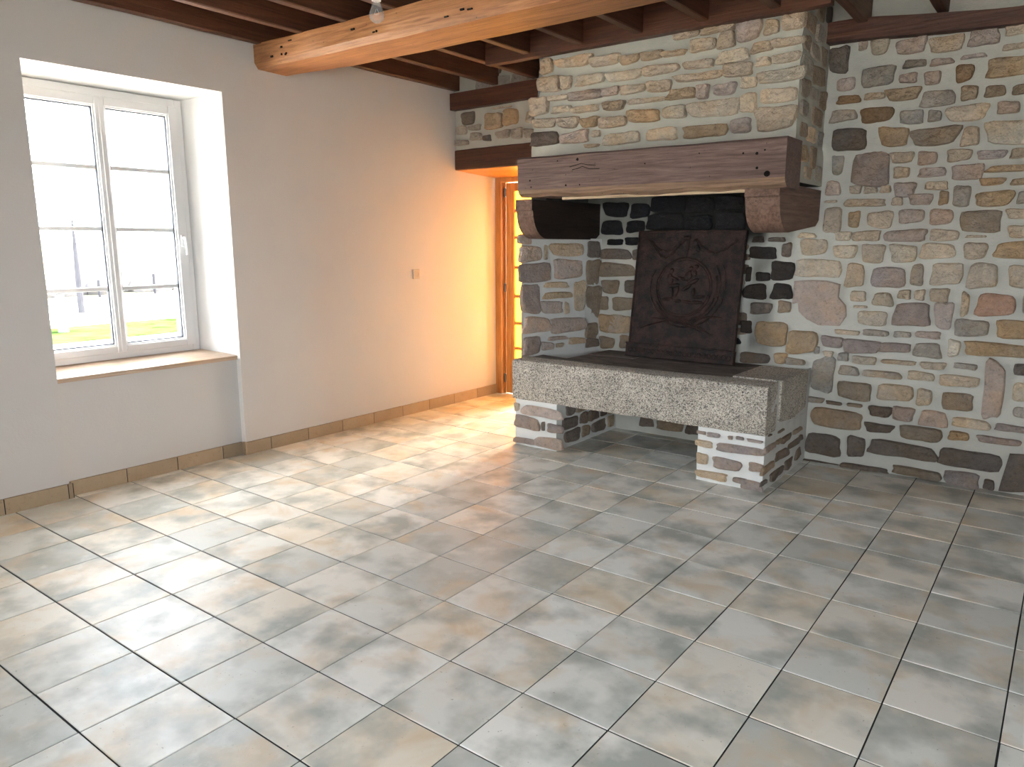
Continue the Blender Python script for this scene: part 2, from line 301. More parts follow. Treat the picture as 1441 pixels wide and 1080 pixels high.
ST_BREAST = "1.119,2.741,0.049,0.05,b;1.332,2.742,0.148,0.032,b;1.597,2.716,0.101,0.03,b;1.787,2.697,0.069,0.028,b;1.943,2.699,0.072,0.023,b;2.107,2.688,0.08,0.015,b;1.144,2.62,0.098,0.05,b;1.289,2.611,0.043,0.041,b;1.477,2.609,0.118,0.035,w;1.748,2.6,0.131,0.03,w;2.019,2.603,0.121,0.028,b;1.435,2.509,0.128,0.028,p;1.633,2.511,0.066,0.026,p;1.813,2.509,0.096,0.028,w;2.005,2.505,0.083,0.034,b;1.053,2.475,0.085,0.058,b;1.217,2.516,0.088,0.017,w;1.254,2.435,0.077,0.022,w;1.451,2.417,0.102,0.021,w;1.672,2.417,0.087,0.031,m;1.923,2.424,0.129,0.014,b;1.108,2.355,0.099,0.032,w;1.306,2.339,0.085,0.038,b;1.483,2.324,0.067,0.033,t;1.665,2.311,0.101,0.033,b;1.902,2.328,0.107,0.038,t;2.12,2.33,0.088,0.04,w;1.109,2.243,0.108,0.045,d;1.353,2.236,0.117,0.038,p;1.539,2.247,0.029,0.021,w;1.741,2.2,0.141,0.039,w;2.032,2.2,0.111,0.04,w;1.507,2.167,0.056,0.012,b;2.178,2.788,0.085,0.02,b;2.385,2.79,0.114,0.023,b;2.583,2.752,0.078,0.059,p;2.721,2.749,0.04,0.038,b;2.846,2.768,0.062,0.052,b;2.296,2.71,0.084,0.037,b;2.444,2.718,0.053,0.046,b;2.67,2.646,0.062,0.029,b;2.823,2.653,0.091,0.022,b;2.266,2.602,0.1,0.024,b;2.491,2.619,0.094,0.034,w;2.538,2.537,0.085,0.039,b;2.681,2.561,0.045,0.025,w;2.811,2.566,0.078,0.025,w;2.276,2.526,0.157,0.021,b;2.601,2.454,0.05,0.033,w;2.79,2.47,0.127,0.033,w;2.164,2.438,0.095,0.031,t;2.312,2.435,0.041,0.042,p;2.444,2.433,0.07,0.032,p;2.602,2.335,0.051,0.052,w;2.785,2.36,0.104,0.039,w;2.391,2.328,0.15,0.044,w;2.775,2.229,0.114,0.064,b;2.328,2.195,0.142,0.037,t;2.561,2.208,0.062,0.042,p"
ST_LINTEL = "-0.134,2.581,0.075,0.055,d;0.149,2.533,0.094,0.059,t;0.337,2.543,0.075,0.061,t;0.533,2.531,0.039,0.048,b;0.248,2.411,0.076,0.031,g;0.401,2.41,0.054,0.04,g;0.521,2.4,0.044,0.035,g;-0.218,2.485,0.062,0.036,g;-0.064,2.495,0.067,0.023,g;0.075,2.397,0.042,0.025,d;-0.208,2.378,0.075,0.024,g;-0.049,2.421,0.067,0.032,g;0.236,2.632,0.093,0.005,b"
ST_JAMB = "-0.006,1.528,0.055,0.035,p;0.047,1.415,0.097,0.056,p;0.189,1.424,0.016,0.051,b;0.392,1.448,0.156,0.049,b;0.093,1.279,0.128,0.066,q;0.403,1.3,0.137,0.073,p;0.057,1.077,0.085,0.105,q;0.276,1.18,0.108,0.022,b;0.294,1.099,0.119,0.023,t;0.512,1.087,0.05,0.11,b;0.25,1.009,0.096,0.046,p;0.388,1.001,0.016,0.043,b;0.109,0.877,0.122,0.059,p;0.407,0.862,0.165,0.056,p;0.061,0.724,0.073,0.066,q;0.209,0.708,0.058,0.031,p;0.306,0.763,0.084,0.015,p;0.496,0.731,0.081,0.025,b;0.324,0.707,0.034,0.016,b"
ST_PIER_R = "2.596,0.311,0.042,0.014,q;2.707,0.311,0.013,0.012,q;2.768,0.318,0.024,0.01,q;2.514,0.315,0.031,0.01,q;2.862,0.315,0.046,0.008,q;2.539,0.245,0.055,0.021,b;2.783,0.246,0.146,0.025,q;2.531,0.146,0.039,0.034,b;2.694,0.136,0.095,0.036,q;2.876,0.15,0.041,0.025,q;2.597,0.045,0.105,0.025,b;2.785,0.048,0.045,0.017,q;2.862,0.032,0.062,0.03,q"
ST_PIER_L = "1.054,0.29,0.024,0.03,w;1.3,0.277,0.168,0.035,p;1.145,0.18,0.118,0.048,q;1.298,0.173,0.014,0.032,d;1.402,0.171,0.062,0.03,q;1.129,0.036,0.092,0.019,q;1.346,0.055,0.12,0.039,p"
ST_PIER_S = "3.302,0.262,0.1,0.018,q;3.537,0.163,0.125,0.027,d;3.297,0.139,0.112,0.021,m;3.476,0.054,0.127,0.025,d;3.226,0.057,0.05,0.014,d;3.641,0.256,0.107,0.019,d;3.791,0.179,0.103,0.019,d;3.722,0.061,0.088,0.032,d;3.922,0.086,0.063,0.033,d;3.954,0.189,0.031,0.018,d;3.861,0.258,0.087,0.014,m;3.471,0.267,0.046,0.012,m;3.507,0.329,0.052,0.007,d;3.294,0.345,0.028,0.004,d"
ST_POLY = [[[2.77, 1.242], [2.879, 1.253], [2.979, 1.252], [3.07, 1.231], [3.065, 1.145], [3.114, 1.093], [3.123, 1.022], [3.084, 0.953], [2.963, 0.941], [2.846, 0.949], [2.774, 0.953], [2.76, 1.091], "p"], [[4.11, 0.248], [4.221, 0.26], [4.266, 0.062], [4.211, 0.021], [4.148, 0.001], [4.075, 0.001], "d"]]
# ------------------------------------------------------------------ stonework
PAL=dict(K=(.055,.046,.041),w=(.70,.60,.47),b=(.60,.50,.385),t=(.50,.375,.245),o=(.32,.215,.13),m=(.36,.29,.22),g=(.43,.39,.34),p=(.54,.45,.395),
         q=(.40,.335,.305),d=(.20,.165,.14),k=(.020,.020,.023),r=(.46,.29,.21))
def parse(s):
    L=[]
    for e in s.split(';'):
        q=e.split(','); L.append((float(q[0]),float(q[1]),float(q[2]),float(q[3]),q[4]))
    return L
def stone_color(c,rng):
    b=PAL[c]; k=rng.uniform(.88,1.12); w=rng.uniform(-.04,.04)
    if c=='k': k=rng.choice((.9,1,1.1,1.35))
    return (b[0]*k*(1+w),b[1]*k,b[2]*k*(1-w))
def outline(cx,cz,ha,hz,rng,n):
    n+=6
    # irregular rounded block outline
    e=rng.uniform(4.5,10); ha*=1.09; hz*=1.12; kx=rng.uniform(-.12,.12); kz=rng.uniform(-.10,.10); sk=rng.uniform(-.10,.10)
    tp=[rng.uniform(.86,1.06) for _ in range(4)]; ph=rng.uniform(0,9)
    P=[]
    for i in range(n):
        t=2*math.pi*i/n; c,s=math.cos(t),math.sin(t)
        r=(abs(c)**e+abs(s)**e)**(-1/e); x,z=r*c,r*s
        wq=[(1-x)*(1-z),(1+x)*(1-z),(1+x)*(1+z),(1-x)*(1+z)]
        f=sum(a*b for a,b in zip(wq,tp))/max(1e-6,sum(wq))
        f=min(max(f,.8),1.08)*(1+.055*math.sin(3*t+ph)+.045*mn.noise(Vector((c*1.7+ph,s*1.7,cx*5))))
        X=x*f*(1+kx*z); Z=z*f*(1+kz*x)+sk*x*min(1,ha/hz*.4)
        P.append((cx+ha*X,cz+hz*Z))
    return P
def add_stone(mb,pl,poly,H,col,rng,m,lift=0.0):
    o,a,b,nn=pl
    n=len(poly); cx=sum(p[0] for p in poly)/n; cz=sum(p[1] for p in poly)/n
    size=min(max(p[0] for p in poly)-min(p[0] for p in poly),max(p[1] for p in poly)-min(p[1] for p in poly))
    edge=min(.0055,.11*size)
    rings=[]
    tx,tz=rng.uniform(-.12,.12),rng.uniform(-.12,.12); sd=rng.uniform(0,50)
    ring_def=((0,-.30),(.25,.45),(.8,.86),(2.2,1.0))
    def P(x,z,h):
        hh=h*H
        if h>.4: hh+= (tx*(x-cx)+tz*(z-cz)) + (.50*H*mn.noise(Vector((x*17+sd,z*17,sd))) + .34*H*mn.noise(Vector((x*48+sd,z*48,sd))))*min(1,h)
        return o+a*x+b*z+nn*(hh+lift)
    for k,(ins,h) in enumerate(ring_def):
        r=[]
        for x,z in poly:
            d=math.hypot(x-cx,z-cz); f=max(.0,1-min(.32,ins*edge/max(d,1e-5)))
            r.append(mb.vert(P(cx+(x-cx)*f,cz+(z-cz)*f,h),col))
        rings.append(r)
    for f0 in (.80,.60,.40,.20):
        rings.append([mb.vert(P(cx+(x-cx)*f0*(1-.0),cz+(z-cz)*f0,1.05),col) for x,z in poly])
    for k in range(len(rings)-1):
        for i in range(n): mb.face((rings[k][i],rings[k][(i+1)%n],rings[k+1][(i+1)%n],rings[k+1][i]),m)
    c=mb.vert(P(cx,cz,1.05),col)
    for i in range(n): mb.face((rings[-1][i],rings[-1][(i+1)%n],c),m)
def PLANE(o,a,b,n): return tuple(Vector(q) for q in (o,a,b,n))
def lay(mb,pl,data,H,seed,m=1,liftfn=None,n=20):
    rng=random.Random(seed)
    for ax,az,ha,hz,c in data:
        add_stone(mb,pl,outline(ax,az,ha,hz,rng,n),H*rng.uniform(.75,1.25),stone_color(c,rng),rng,m,liftfn(ax,az) if liftfn else 0)
def courses(a0,a1,z0,z1,seed,pal='bgpqtmb',avoid=None,hc=(.07,.12),wc=(.10,.26)):
    rng=random.Random(seed); out=[]; z=z0
    while z<z1-.03:
        h=min(rng.uniform(*hc),z1-z); a=a0+rng.uniform(-.1,0)
        while a<a1:
            w=rng.uniform(*wc)
            if a>a0-.02 and a+w<a1+.06 and not (avoid and avoid(a+w/2,z+h/2)):
                out.append((a+w/2,z+h/2,w/2-.013,h/2-.011,rng.choice(pal)))
            a+=w
        z+=h
    return out
def mort(mb,pl,a0,a1,z0,z1,step=.035,amp=.004,m=0,liftfn=None,col=None,ew=None):
    o,a,b,nn=pl; na=max(2,int((a1-a0)/step)); nb=max(2,int((z1-z0)/step))
    base=len(mb.v)
    ids=[]
    for i in range(na+1):
        row=[]
        for j in range(nb+1):
            x=a0+(a1-a0)*i/na; z=z0+(z1-z0)*j/nb
            if ew: x=ew(i/na,z)
            h=amp*mn.noise(Vector((x*13+o.y*3,z*13,o.x*5)))*1.6+(liftfn(x,z) if liftfn else 0)
            row.append(mb.vert(o+a*x+b*z+nn*h,col(x,z) if col else (1,1,1)))
        ids.append(row)
    for i in range(na):
        for j in range(nb):
            f=(ids[i][j],ids[i+1][j],ids[i+1][j+1],ids[i][j+1]); mb.face(f,m)
STONE_M=[M['mortar'],M['stone'],M['plaster'],M['dark']]
X=(1,0,0);Y=(0,1,0);Z=(0,0,1);NX=(-1,0,0);NY=(0,-1,0)
CEIL=3.0; YB=4.10; BASE_Y=-2.6; XR=6.2
def sstep(e0,e1,x):
    t=min(1,max(0,(x-e0)/(e1-e0))); return t*t*(3-2*t)
# ---- back wall (rubble stone): over the door lintel, firebox and the long right part
def lift_back(x,z): return .032*sstep(2.055,2.075,z-.012*mn.noise(Vector((x*4,0,0)))) if x>2.86 else 0.0
def soot(x,z):
    s=0.0
    if 1.0<x<2.75 and z<2.3:
        s=sstep(1.52,1.74,x+.10*mn.noise(Vector((x*5,z*5,3))))*sstep(1.40,1.58,z)*sstep(2.62,2.52,x)
        s=max(s,.75*sstep(1.66,1.82,z),.55*sstep(1.38,1.66,z)*sstep(1.0,1.3,x))
        s=max(s,.55*sstep(2.44,2.5,x)*sstep(2.70,2.55,x)*sstep(.62,.8,z)*(.6+.8*mn.noise(Vector((x*9,z*7,1)))))
    s=max(0,min(1,s)); u=.90; k=(1-.965*s)*u
    return (k,k*.985,k*.93)
pl=PLANE((0,YB,0),X,Z,NY)
mb=MB()
mort(mb,pl,-.34,1.0,2.24,CEIL,m=0,col=lambda x,z:(.82,.807,.74))
mort(mb,pl,.95,4.45,0,CEIL,step=.03,m=0,liftfn=lift_back,col=soot)
mort(mb,pl,4.45,XR,0,CEIL,step=.1,m=0,liftfn=lift_back,col=lambda x,z:(.90,.886,.837))
lay(mb,pl,parse(ST_RIGHT),.027,11,1,lift_back)
lay(mb,pl,parse(ST_FIREBOX),.022,12,1)
lay(mb,pl,parse(ST_LINTEL),.024,13,1)
rng=random.Random(5)
for P_ in ST_POLY: add_stone(mb,pl,[tuple(q) for q in P_[:-1]],.015,stone_color(P_[-1],rng),rng,1)
lay(mb,pl,courses(4.38,XR,.03,2.04,21),.016,22,1,lift_back,14)
lay(mb,pl,courses(3.95,XR,2.72+.1,2.98,23,avoid=lambda a,z:False),.014,24,1,lift_back,14)
lay(mb,pl,courses(4.38,XR,2.10,2.66,25),.016,26,1,lift_back,14)
lay(mb,pl,courses(1.62,2.42,.66,1.5,27,pal='ddkm'),.012,28,1,None,12)
lay(mb,pl,courses(1.45,2.46,.04,.6,29,pal='dmd'),.012,30,1,None,12)
lay(mb,pl,courses(2.95,3.9,2.86,2.99,31,pal='ddg'),.012,32,1,None,12)
lay(mb,pl,courses(-.25,1.0,2.80,2.99,33,pal='gdg'),.012,34,1,None,12)
# thickness behind the stone face
mb.box(-.9,YB+.012,2.26,.95,4.66,CEIL,2); mb.box(.95,YB+.012,0,XR+.1,4.66,CEIL,2)
struct(mb.build('wall_back',STONE_M,smooth=True,angle=50))

# ---- window wall (painted plaster), slightly out of square with the tiles
def XL(y): return -.3695+.0195*y
NY0,NY1,NZT,SILLZ=.628,1.812,2.484,.72
mb=MB()
def lq(y0,y1,z0,z1,dx=0.0,m=0,n=1):
    for k in range(n):
        a=y0+(y1-y0)*k/n; b=y0+(y1-y0)*(k+1)/n
        mb.poly([(XL(a)+dx,a,z0),(XL(b)+dx,b,z0),(XL(b)+dx,b,z1),(XL(a)+dx,a,z1)],m)
lq(BASE_Y,NY0,0,CEIL)
lq(NY0,NY1,NZT,CEIL); lq(NY1,YB+.56,0,CEIL)
RX=-.042
lq(NY0,NY1,0,SILLZ,RX)
FX=-.585; FY0,FY1,FZ0,FZ1=.600,1.664,.765,2.432
def q4(*p,m=0): mb.poly(p,m)
# recess returns beside the apron
q4((XL(NY1),NY1,0),(XL(NY1)+RX,NY1-.004,0),(XL(NY1)+RX,NY1-.004,SILLZ),(XL(NY1),NY1,SILLZ),m=1)
q4((XL(NY0)+RX,NY0,0),(XL(NY0),NY0,0),(XL(NY0),NY0,SILLZ),(XL(NY0)+RX,NY0,SILLZ),m=1)
# splayed reveals, head
q4((XL(NY1),NY1,SILLZ-.02),(FX-.05,FY1,SILLZ-.02),(FX-.05,FY1,FZ1),(XL(NY1),NY1,NZT),m=1)
q4((FX-.05,FY0,SILLZ-.02),(XL(NY0),NY0,SILLZ-.02),(XL(NY0),NY0,NZT),(FX-.05,FY0,FZ1),m=1)
q4((XL(NY0),NY0,NZT),(XL(NY1),NY1,NZT),(FX-.05,FY1,FZ1),(FX-.05,FY0,FZ1),m=1)
# apron top under the sill
q4((XL(NY0)+RX,NY0,SILLZ-.02),(XL(NY1)+RX,NY1,SILLZ-.02),(FX-.05,FY1,SILLZ+.02),(FX-.05,FY0,SILLZ+.02),m=1)
# exterior masonry leaf with its own reveals
XO=-.80
def ob(y0,y1,z0,z1): mb.box(XO,y0,z0,-.655,y1,z1,2)
EY0,EY1,EZ0,EZ1=.645,1.625,.80,2.40
ob(BASE_Y,EY0,-.3,CEIL); ob(EY1,YB+.5,-.3,CEIL); ob(EY0,EY1,-.3,EZ0); ob(EY0,EY1,EZ1,CEIL)
# quoins in the outer reveal
lay(mb,PLANE((0,EY1,0),X,Z,NY),courses(XO,-.66,.82,2.38,41,pal='dmd',hc=(.12,.2),wc=(.10,.15)),.018,42,3,None,12)
struct(mb.build('wall_left',[M['plaster'],M['white'],M['mortar'],M['stone']],smooth=False))
# ---- remaining room shell
mb=MB(); V0,V1=-2.1,-1.0
mb.box(XR,BASE_Y,0,XR+.15,V0,CEIL); mb.box(XR,V1,0,XR+.15,YB+.02,CEIL); mb.box(XR,V0,0,XR+.15,V1,.72); mb.box(XR,V0,2.25,XR+.15,V1,CEIL); struct(mb.build('wall_right',M['plaster'],smooth=False))
mb=MB()
RW0,RW1=3.3,4.6
mb.box(-.8,BASE_Y-.3,0,RW0,BASE_Y,CEIL); mb.box(RW1,BASE_Y-.3,0,XR+.15,BASE_Y,CEIL); mb.box(RW0,BASE_Y-.3,2.3,RW1,BASE_Y,CEIL); mb.box(RW0,BASE_Y-.3,0,RW1,BASE_Y,.7)
struct(mb.build('wall_front',M['plaster'],smooth=False))
mb=MB()
for k in range(44):
    y=BASE_Y+k*.17
    if y>4.6: break
    mb.box(-.45,y+.001,CEIL,XR+.1,y+.168,CEIL+.03)
mb.box(-.85,BASE_Y-.3,CEIL+.035,XR+.2,4.7,CEIL+.06)
struct(mb.build('ceiling',M['board'],smooth=False))
# ---- floor tiles
mb=MB(); rng=random.Random(3)
gx,gy,bv=.0055,.0070,.0016
for i in range(-3,20):
    for j in range(-9,16):
        x0,y0=i*PX+gx/2,j*T+gy/2; x1,y1=(i+1)*PX-gx/2,(j+1)*T-gy/2
        if x1<-.45 or x0>XR or y0>4.85: continue
        dx=[rng.uniform(-.0008,.0008) for _ in range(4)]
        c=(rng.random(),rng.random(),rng.random()); h=[rng.uniform(-.0006,.0006) for _ in range(4)]
        cs=((x0+dx[0],y0+dx[1]),(x1+dx[2],y0+dx[1]),(x1+dx[2],y1+dx[3]),(x0+dx[0],y1+dx[3]))
        sg=((1,1),(-1,1),(-1,-1),(1,-1))
        top=[mb.vert((p[0]+s[0]*bv,p[1]+s[1]*bv,h[q]),c) for q,(p,s) in enumerate(zip(cs,sg))]
        mid=[mb.vert((p[0],p[1],h[q]-.0018),c) for q,p in enumerate(cs)]
        bot=[mb.vert((p[0],p[1],-.006),c) for q,p in enumerate(cs)]
        mb.face(top,0)
        for q in range(4):
            mb.face((mid[q],mid[(q+1)%4],top[(q+1)%4],top[q]),0); mb.face((bot[q],bot[(q+1)%4],mid[(q+1)%4],mid[q]),0)
mb.box(-.5,BASE_Y-.4,-.12,XR+.1,4.9,-.0038,1)
struct(mb.build('floor',[M['tile'],M['grout']],smooth=False))
# ---- baseboard tiles
mb=MB(); rng=random.Random(9)
def skirt(y0,y1,dx):
    k=rng.uniform(.85,1.15)
    d=.012; z=.093
    P=[(XL(y0)+dx-.004,y0),(XL(y0)+dx+d,y0),(XL(y1)+dx+d,y1),(XL(y1)+dx-.004,y1)]
    lo=[mb.vert((x,y,-.001),(k,k,k)) for x,y in P]; hi=[mb.vert((x,y,z+(-.003 if q in (1,2) else 0)),(k,k,k)) for q,(x,y) in enumerate(P)]
    for q in range(4): mb.face((lo[q],lo[(q+1)%4],hi[(q+1)%4],hi[q]),0)
    mb.face(hi,0)
    mb.poly([(XL(y1)+dx,y1-.001,0),(XL(y1)+dx+.008,y1-.001,0),(XL(y1)+dx+.008,y1+.007,0),(XL(y1)+dx,y1+.007,0)],1)
    mb.box(XL(y1)+dx-.002,y1,0,XL(y1)+dx+.009,y1+.006,z-.004,1)
def run(y0,y1,dx,off=0.0):
    y=y0
    while y<y1-.02:
        nx=(math.floor((y-off)/T+1e-3)+1)*T+off-.006
        e=min(nx,y1); skirt(y,e,dx); y=e+.006
run(BASE_Y,NY0+.012,0,.285); run(NY0+.012,NY1-.014,RX,.315); run(NY1-.012,4.655,0,.01)
mb.box(XL(NY1)+RX+.0125,NY1-.014,0,XL(NY1)+.012,NY1-.001,.093,0,(1.05,1.05,1.05))
struct(mb.build('baseboard_left',[M['skirt'],M['grout']],smooth=False))
# ------------------------------------------------------------------ window_1
win=struct(empty('window_1',(FX,1.13,FZ0)))
def bar(mb,y0,z0,y1,z1,x0,x1,b=.004): mb.bbox(x0,y0,z0,x1,y1,z1,b)
mb=MB(); f=.052
bar(mb,FY0,FZ0,FY0+f,FZ1,FX-.055,FX); bar(mb,FY1-f,FZ0,FY1,FZ1,FX-.055,FX)
bar(mb,FY0+f,FZ0,FY1-f,FZ0+f-.006,FX-.055,FX); bar(mb,FY0+f,FZ1-f,FY1-f,FZ1,FX-.055,FX)
mb.build('frame',M['pvc'],win)
def sash(y0,y1,gy0,gy1,munt,handle):
    GZ0,GZ1=.861,2.322; x0,x1=FX-.048,FX+.010
    z0,z1=FZ0+.040,FZ1-.046
    mb=MB()
    bar(mb,y0,z0,gy0-.010,z1,x0,x1); bar(mb,gy1+.010,z0,y1,z1,x0,x1)
    bar(mb,gy0-.010,z0,gy1+.010,GZ0-.010,x0,x1); bar(mb,gy0-.010,GZ1+.010,gy1+.010,z1,x0,x1)
    # glazing bead, stepped back
    bx1=FX+.000
    bar(mb,gy0-.012,GZ0-.012,gy0,GZ1+.012,x0,bx1,.003); bar(mb,gy1,GZ0-.012,gy1+.012,GZ1+.012,x0,bx1,.003)
    bar(mb,gy0,GZ0-.012,gy1,GZ0,x0,bx1,.003); bar(mb,gy0,GZ1,gy1,GZ1+.012,x0,bx1,.003)
    s_=mb.build('sash',M['pvc'],win)
    mb=MB(); gx0,gx1=FX-.034,FX-.012
    for a in ((gy0-.002,GZ0,gy0+.006,GZ1),(gy1-.006,GZ0,gy1+.002,GZ1),(gy0,GZ0-.002,gy1,GZ0+.006),(gy0,GZ1-.006,gy1,GZ1+.002)):
        mb.box(gx0,a[0],a[1],gx1,a[2],a[3])
    mb.build('gasket',M['gasket'],s_)
    mb=MB(); mb.box(FX-.030,gy0,GZ0,FX-.026,gy1,GZ1); mb.build('pane',M['glass'],s_)
    for z in munt:
        mb=MB(); mb.bbox(FX-.036,gy0,z-.013,FX-.016,gy1,z+.013,.003); mb.build('muntin',M['pvc'],s_)
    if handle:
        mb=MB(); mb.bbox(x1,y1-.052,1.475,x1+.010,y1-.024,1.555,.003)
        mb.tube([(x1+.008,y1-.038,1.535),(x1+.038,y1-.038,1.535)],.008,10)
        mb.tube([(x1+.036,y1-.038,1.54),(x1+.040,y1-.036,1.50),(x1+.040,y1-.034,1.425)],[.010,.009,.008],10)
        mb.build('handle',M['pvc'],s_)
sash(FY0+.035,1.130,.712,1.084,(1.963,1.590,1.217),False)
sash(1.132,FY1-.033,1.166,1.552,(1.966,1.588,1.215),True)
mb=MB(); mb.bbox(FX+.010,1.116,.81,FX+.018,1.148,2.38,.003); mb.build('meeting_strip',M['pvc'],win)
mb=MB()
prof=[(XL(1.2)+RX+.020,.694),(XL(1.2)+RX+.024,.722),(XL(1.2)+RX+.012,.7265),(FX-.02,.7665),(FX-.02,.735),(XL(1.2)+RX-.01,.694)]
def fs(P):
    x,y,z=P; t=min(1,max(0,(x-FX)/(XL(1.2)+RX-FX)))
    ya=FY0+(NY0+.003-FY0)*t; yb=FY1+(NY1-.006-FY1)*t
    return (x+.0195*(y-1.2),ya+(yb-ya)*(y-.6)/1.2,z)
mb.prism(prof,'y',.6,1.8,fn=lambda P:fs(P)); mb.build('window_sill',M['sill'],win,smooth=False)
# unseen window added in the opposite wall to brighten the room
w3=struct(empty('fill_window_2',(XR+.08,(V0+V1)/2,.72)))
mb=MB()
for y in (V0,(V0+V1)/2-.03,V1-.06): mb.bbox(XR+.06,y,.72,XR+.12,y+.06,2.25,.004)
for z in (.72,2.19): mb.bbox(XR+.06,V0+.06,z,XR+.12,V1-.06,z+.06,.004)
mb.build('frame',M['pvc'],w3)
mb=MB(); mb.box(XR+.088,V0+.06,.78,XR+.092,V1-.06,2.19); mb.build('pane',M['glass'],w3)
w4=struct(empty('fill_window_3',((RW0+RW1)/2,BASE_Y-.2,.7)))  # second unseen window, added behind the camera for fill daylight
mb=MB()
for x in (RW0,(RW0+RW1)/2-.035,RW1-.07): mb.bbox(x,BASE_Y-.24,.7,x+.07,BASE_Y-.17,2.3,.004)
for z in (.7,2.23): mb.bbox(RW0+.07,BASE_Y-.24,z,RW1-.07,BASE_Y-.17,z+.07,.004)
mb.build('frame',M['pvc'],w4)
mb=MB(); mb.box(RW0+.07,BASE_Y-.207,.77,RW1-.07,BASE_Y-.203,2.23); mb.build('pane',M['glass'],w4)
# ------------------------------------------------------------------ doorway, lintel, door_1
mb=MB()
def fl(P):
    x,y,z=P
    if z>2.2: z+= .010*math.sin((x+.35)*2.2)+.006*mn.noise(Vector((x*6,0,1)))-.012
    else: z+= .004*mn.noise(Vector((x*5,0,8)))
    return (x,y+.004*mn.noise(Vector((x*7,z*5,2))),z)
mb.prism([(4.085,2.152),(4.085,2.318),(4.092,2.326),(4.30,2.326),(4.30,2.146),(4.092,2.146)],'x',-.36,1.02,n=26,fn=fl)
tag(mb.build('door_lintel',M['trimmer'],origin=(.3,4.09,2.15)),'dark timber lintel over the doorway in the left corner','lintel')
door=struct(empty('door_1',(.3,4.66,0)))
mb=MB()
for k in range(3):
    y0=4.11+k*.18; mb.prism([(y0,2.143-.010*k),(y0+.172,2.133-.010*k),(y0+.172,2.158),(y0,2.158)],'x',-.30,.95)
mb.build('head_lining',M['door'],door,smooth=False)
mb=MB()
mb.bbox(XL(4.7)-.01,4.655,0,-.205,4.75,2.125,.006); mb.bbox(.86,4.655,0,.95,4.75,2.125,.006); mb.bbox(-.205,4.655,2.07,.86,4.75,2.125,.006)
mb.bbox(-.205,4.70,0,-.185,4.75,2.07,.004)
mb.build('door_frame',M['door'],door)
leaf_x0,leaf_x1=-.172,.34   # unseen right half invented standing open, lets hall light reach the wall
mb=MB()
mb.bbox(leaf_x0,4.683,.012,-.072,4.725,2.062,.006); mb.bbox(leaf_x1-.1,4.683,.012,leaf_x1,4.725,2.062,.006)
mb.bbox(-.072,4.684,.012,leaf_x1-.1,4.724,.24,.004); mb.bbox(-.072,4.684,1.985,leaf_x1-.1,4.724,2.062,.004)
lf=mb.build('door_leaf',M['door'],door)
for z in (.47,.72,.985,1.262,1.55,1.80):
    mb=MB(); mb.bbox(-.072,4.690,z-.014,leaf_x1-.1,4.718,z+.014,.003); mb.build('glazing_bar',M['door'],lf)
mb=MB(); mb.box(-.075,4.702,.23,leaf_x1-.098,4.706,1.99); mb.build('pane',M['amber'],lf)
mb=MB(); mb.bbox(.82,4.76,.012,.858,5.27,2.062,.006); mb.build('added_open_leaf',M['door'],door)  # unseen leaf, added so the doorway stays open to hall light
for z in (1.975,1.065,.16):
    mb=MB(); mb.tube([(-.186,4.690,z-.045),(-.186,4.690,z+.045)],.010,8); mb.box(-.200,4.684,z-.035,-.172,4.694,z+.035)
    mb.build('hinge',M['metal'],door)
# lit next room behind the door
mb=MB()
mb.box(-.9,4.78,-.02,1.9,7.4,0); mb.box(-.9,4.78,2.6,1.9,7.4,2.65); mb.box(-.95,4.78,0,-.9,7.4,2.6); mb.box(1.9,4.78,0,1.95,7.4,2.6); mb.box(-.9,7.4,0,1.9,7.45,2.6)
mb.box(-.95,4.752,0,XL(4.7)-.005,4.78,2.6); mb.box(.95,4.752,0,1.95,4.78,2.6); mb.box(XL(4.7)-.005,4.752,2.125,.95,4.78,2.6)
struct(mb.build('wall_hallway',m_plain('hall plaster',(.75,.68,.55),.8,.2),smooth=False))

# ------------------------------------------------------------------ ceiling timbers
def wob(ax,amp,f,seed):
    def fn(P):
        t=P['xyz'.index(ax)]
        q=[P[0],P[1],P[2]]
        for k in range(3):
            if 'xyz'[k]!=ax: q[k]+=amp*mn.noise(Vector((t*f,seed+k*7.3+P[2]*3,seed+P[1]*2)))
        return tuple(q)
    return fn
# main beam
mb=MB()
main=[(2.072,2.822),(2.072,2.706),(2.098,2.668),(2.40,2.662),(2.440,2.69),(2.440,2.822)]
def fm(P):
    x,y,z=P
    if y>2.3: y+= -.075*sstep(.35,-.35,x)
    if z<2.75 and x<-.1 and y<2.2: pass
    return wob('x',.006,2.6,4)((x,y,z))
mb.prism(main,'x',-.40,XR,n=70,fn=fm)
rng=random.Random(17)
for k in range(26):
    x=rng.uniform(-.2,3.2); z=rng.choice([2.706,2.71,2.716,2.722,2.76,2.79]); w=rng.uniform(.010,.034)
    mb.box(x,2.0655,z,x+w,2.075,z+rng.uniform(.005,.012),1)
tag(mb.build('ceiling_beam',[M['beam'],M['dark']],origin=(0,2.25,2.66)),'big warm brown oak beam crossing the ceiling under the joists','beam')
JX=[-.262,.178,.60,1.01,1.45,1.895,2.335,2.765,3.10,3.52,3.95,4.38,4.81]
BEY=['nearest the chimney breast','second from the chimney breast','third from the chimney breast','fourth from the chimney breast']
ordn=['first','second','third','fourth','fifth','sixth','seventh','eighth','ninth','tenth']
mesh={}
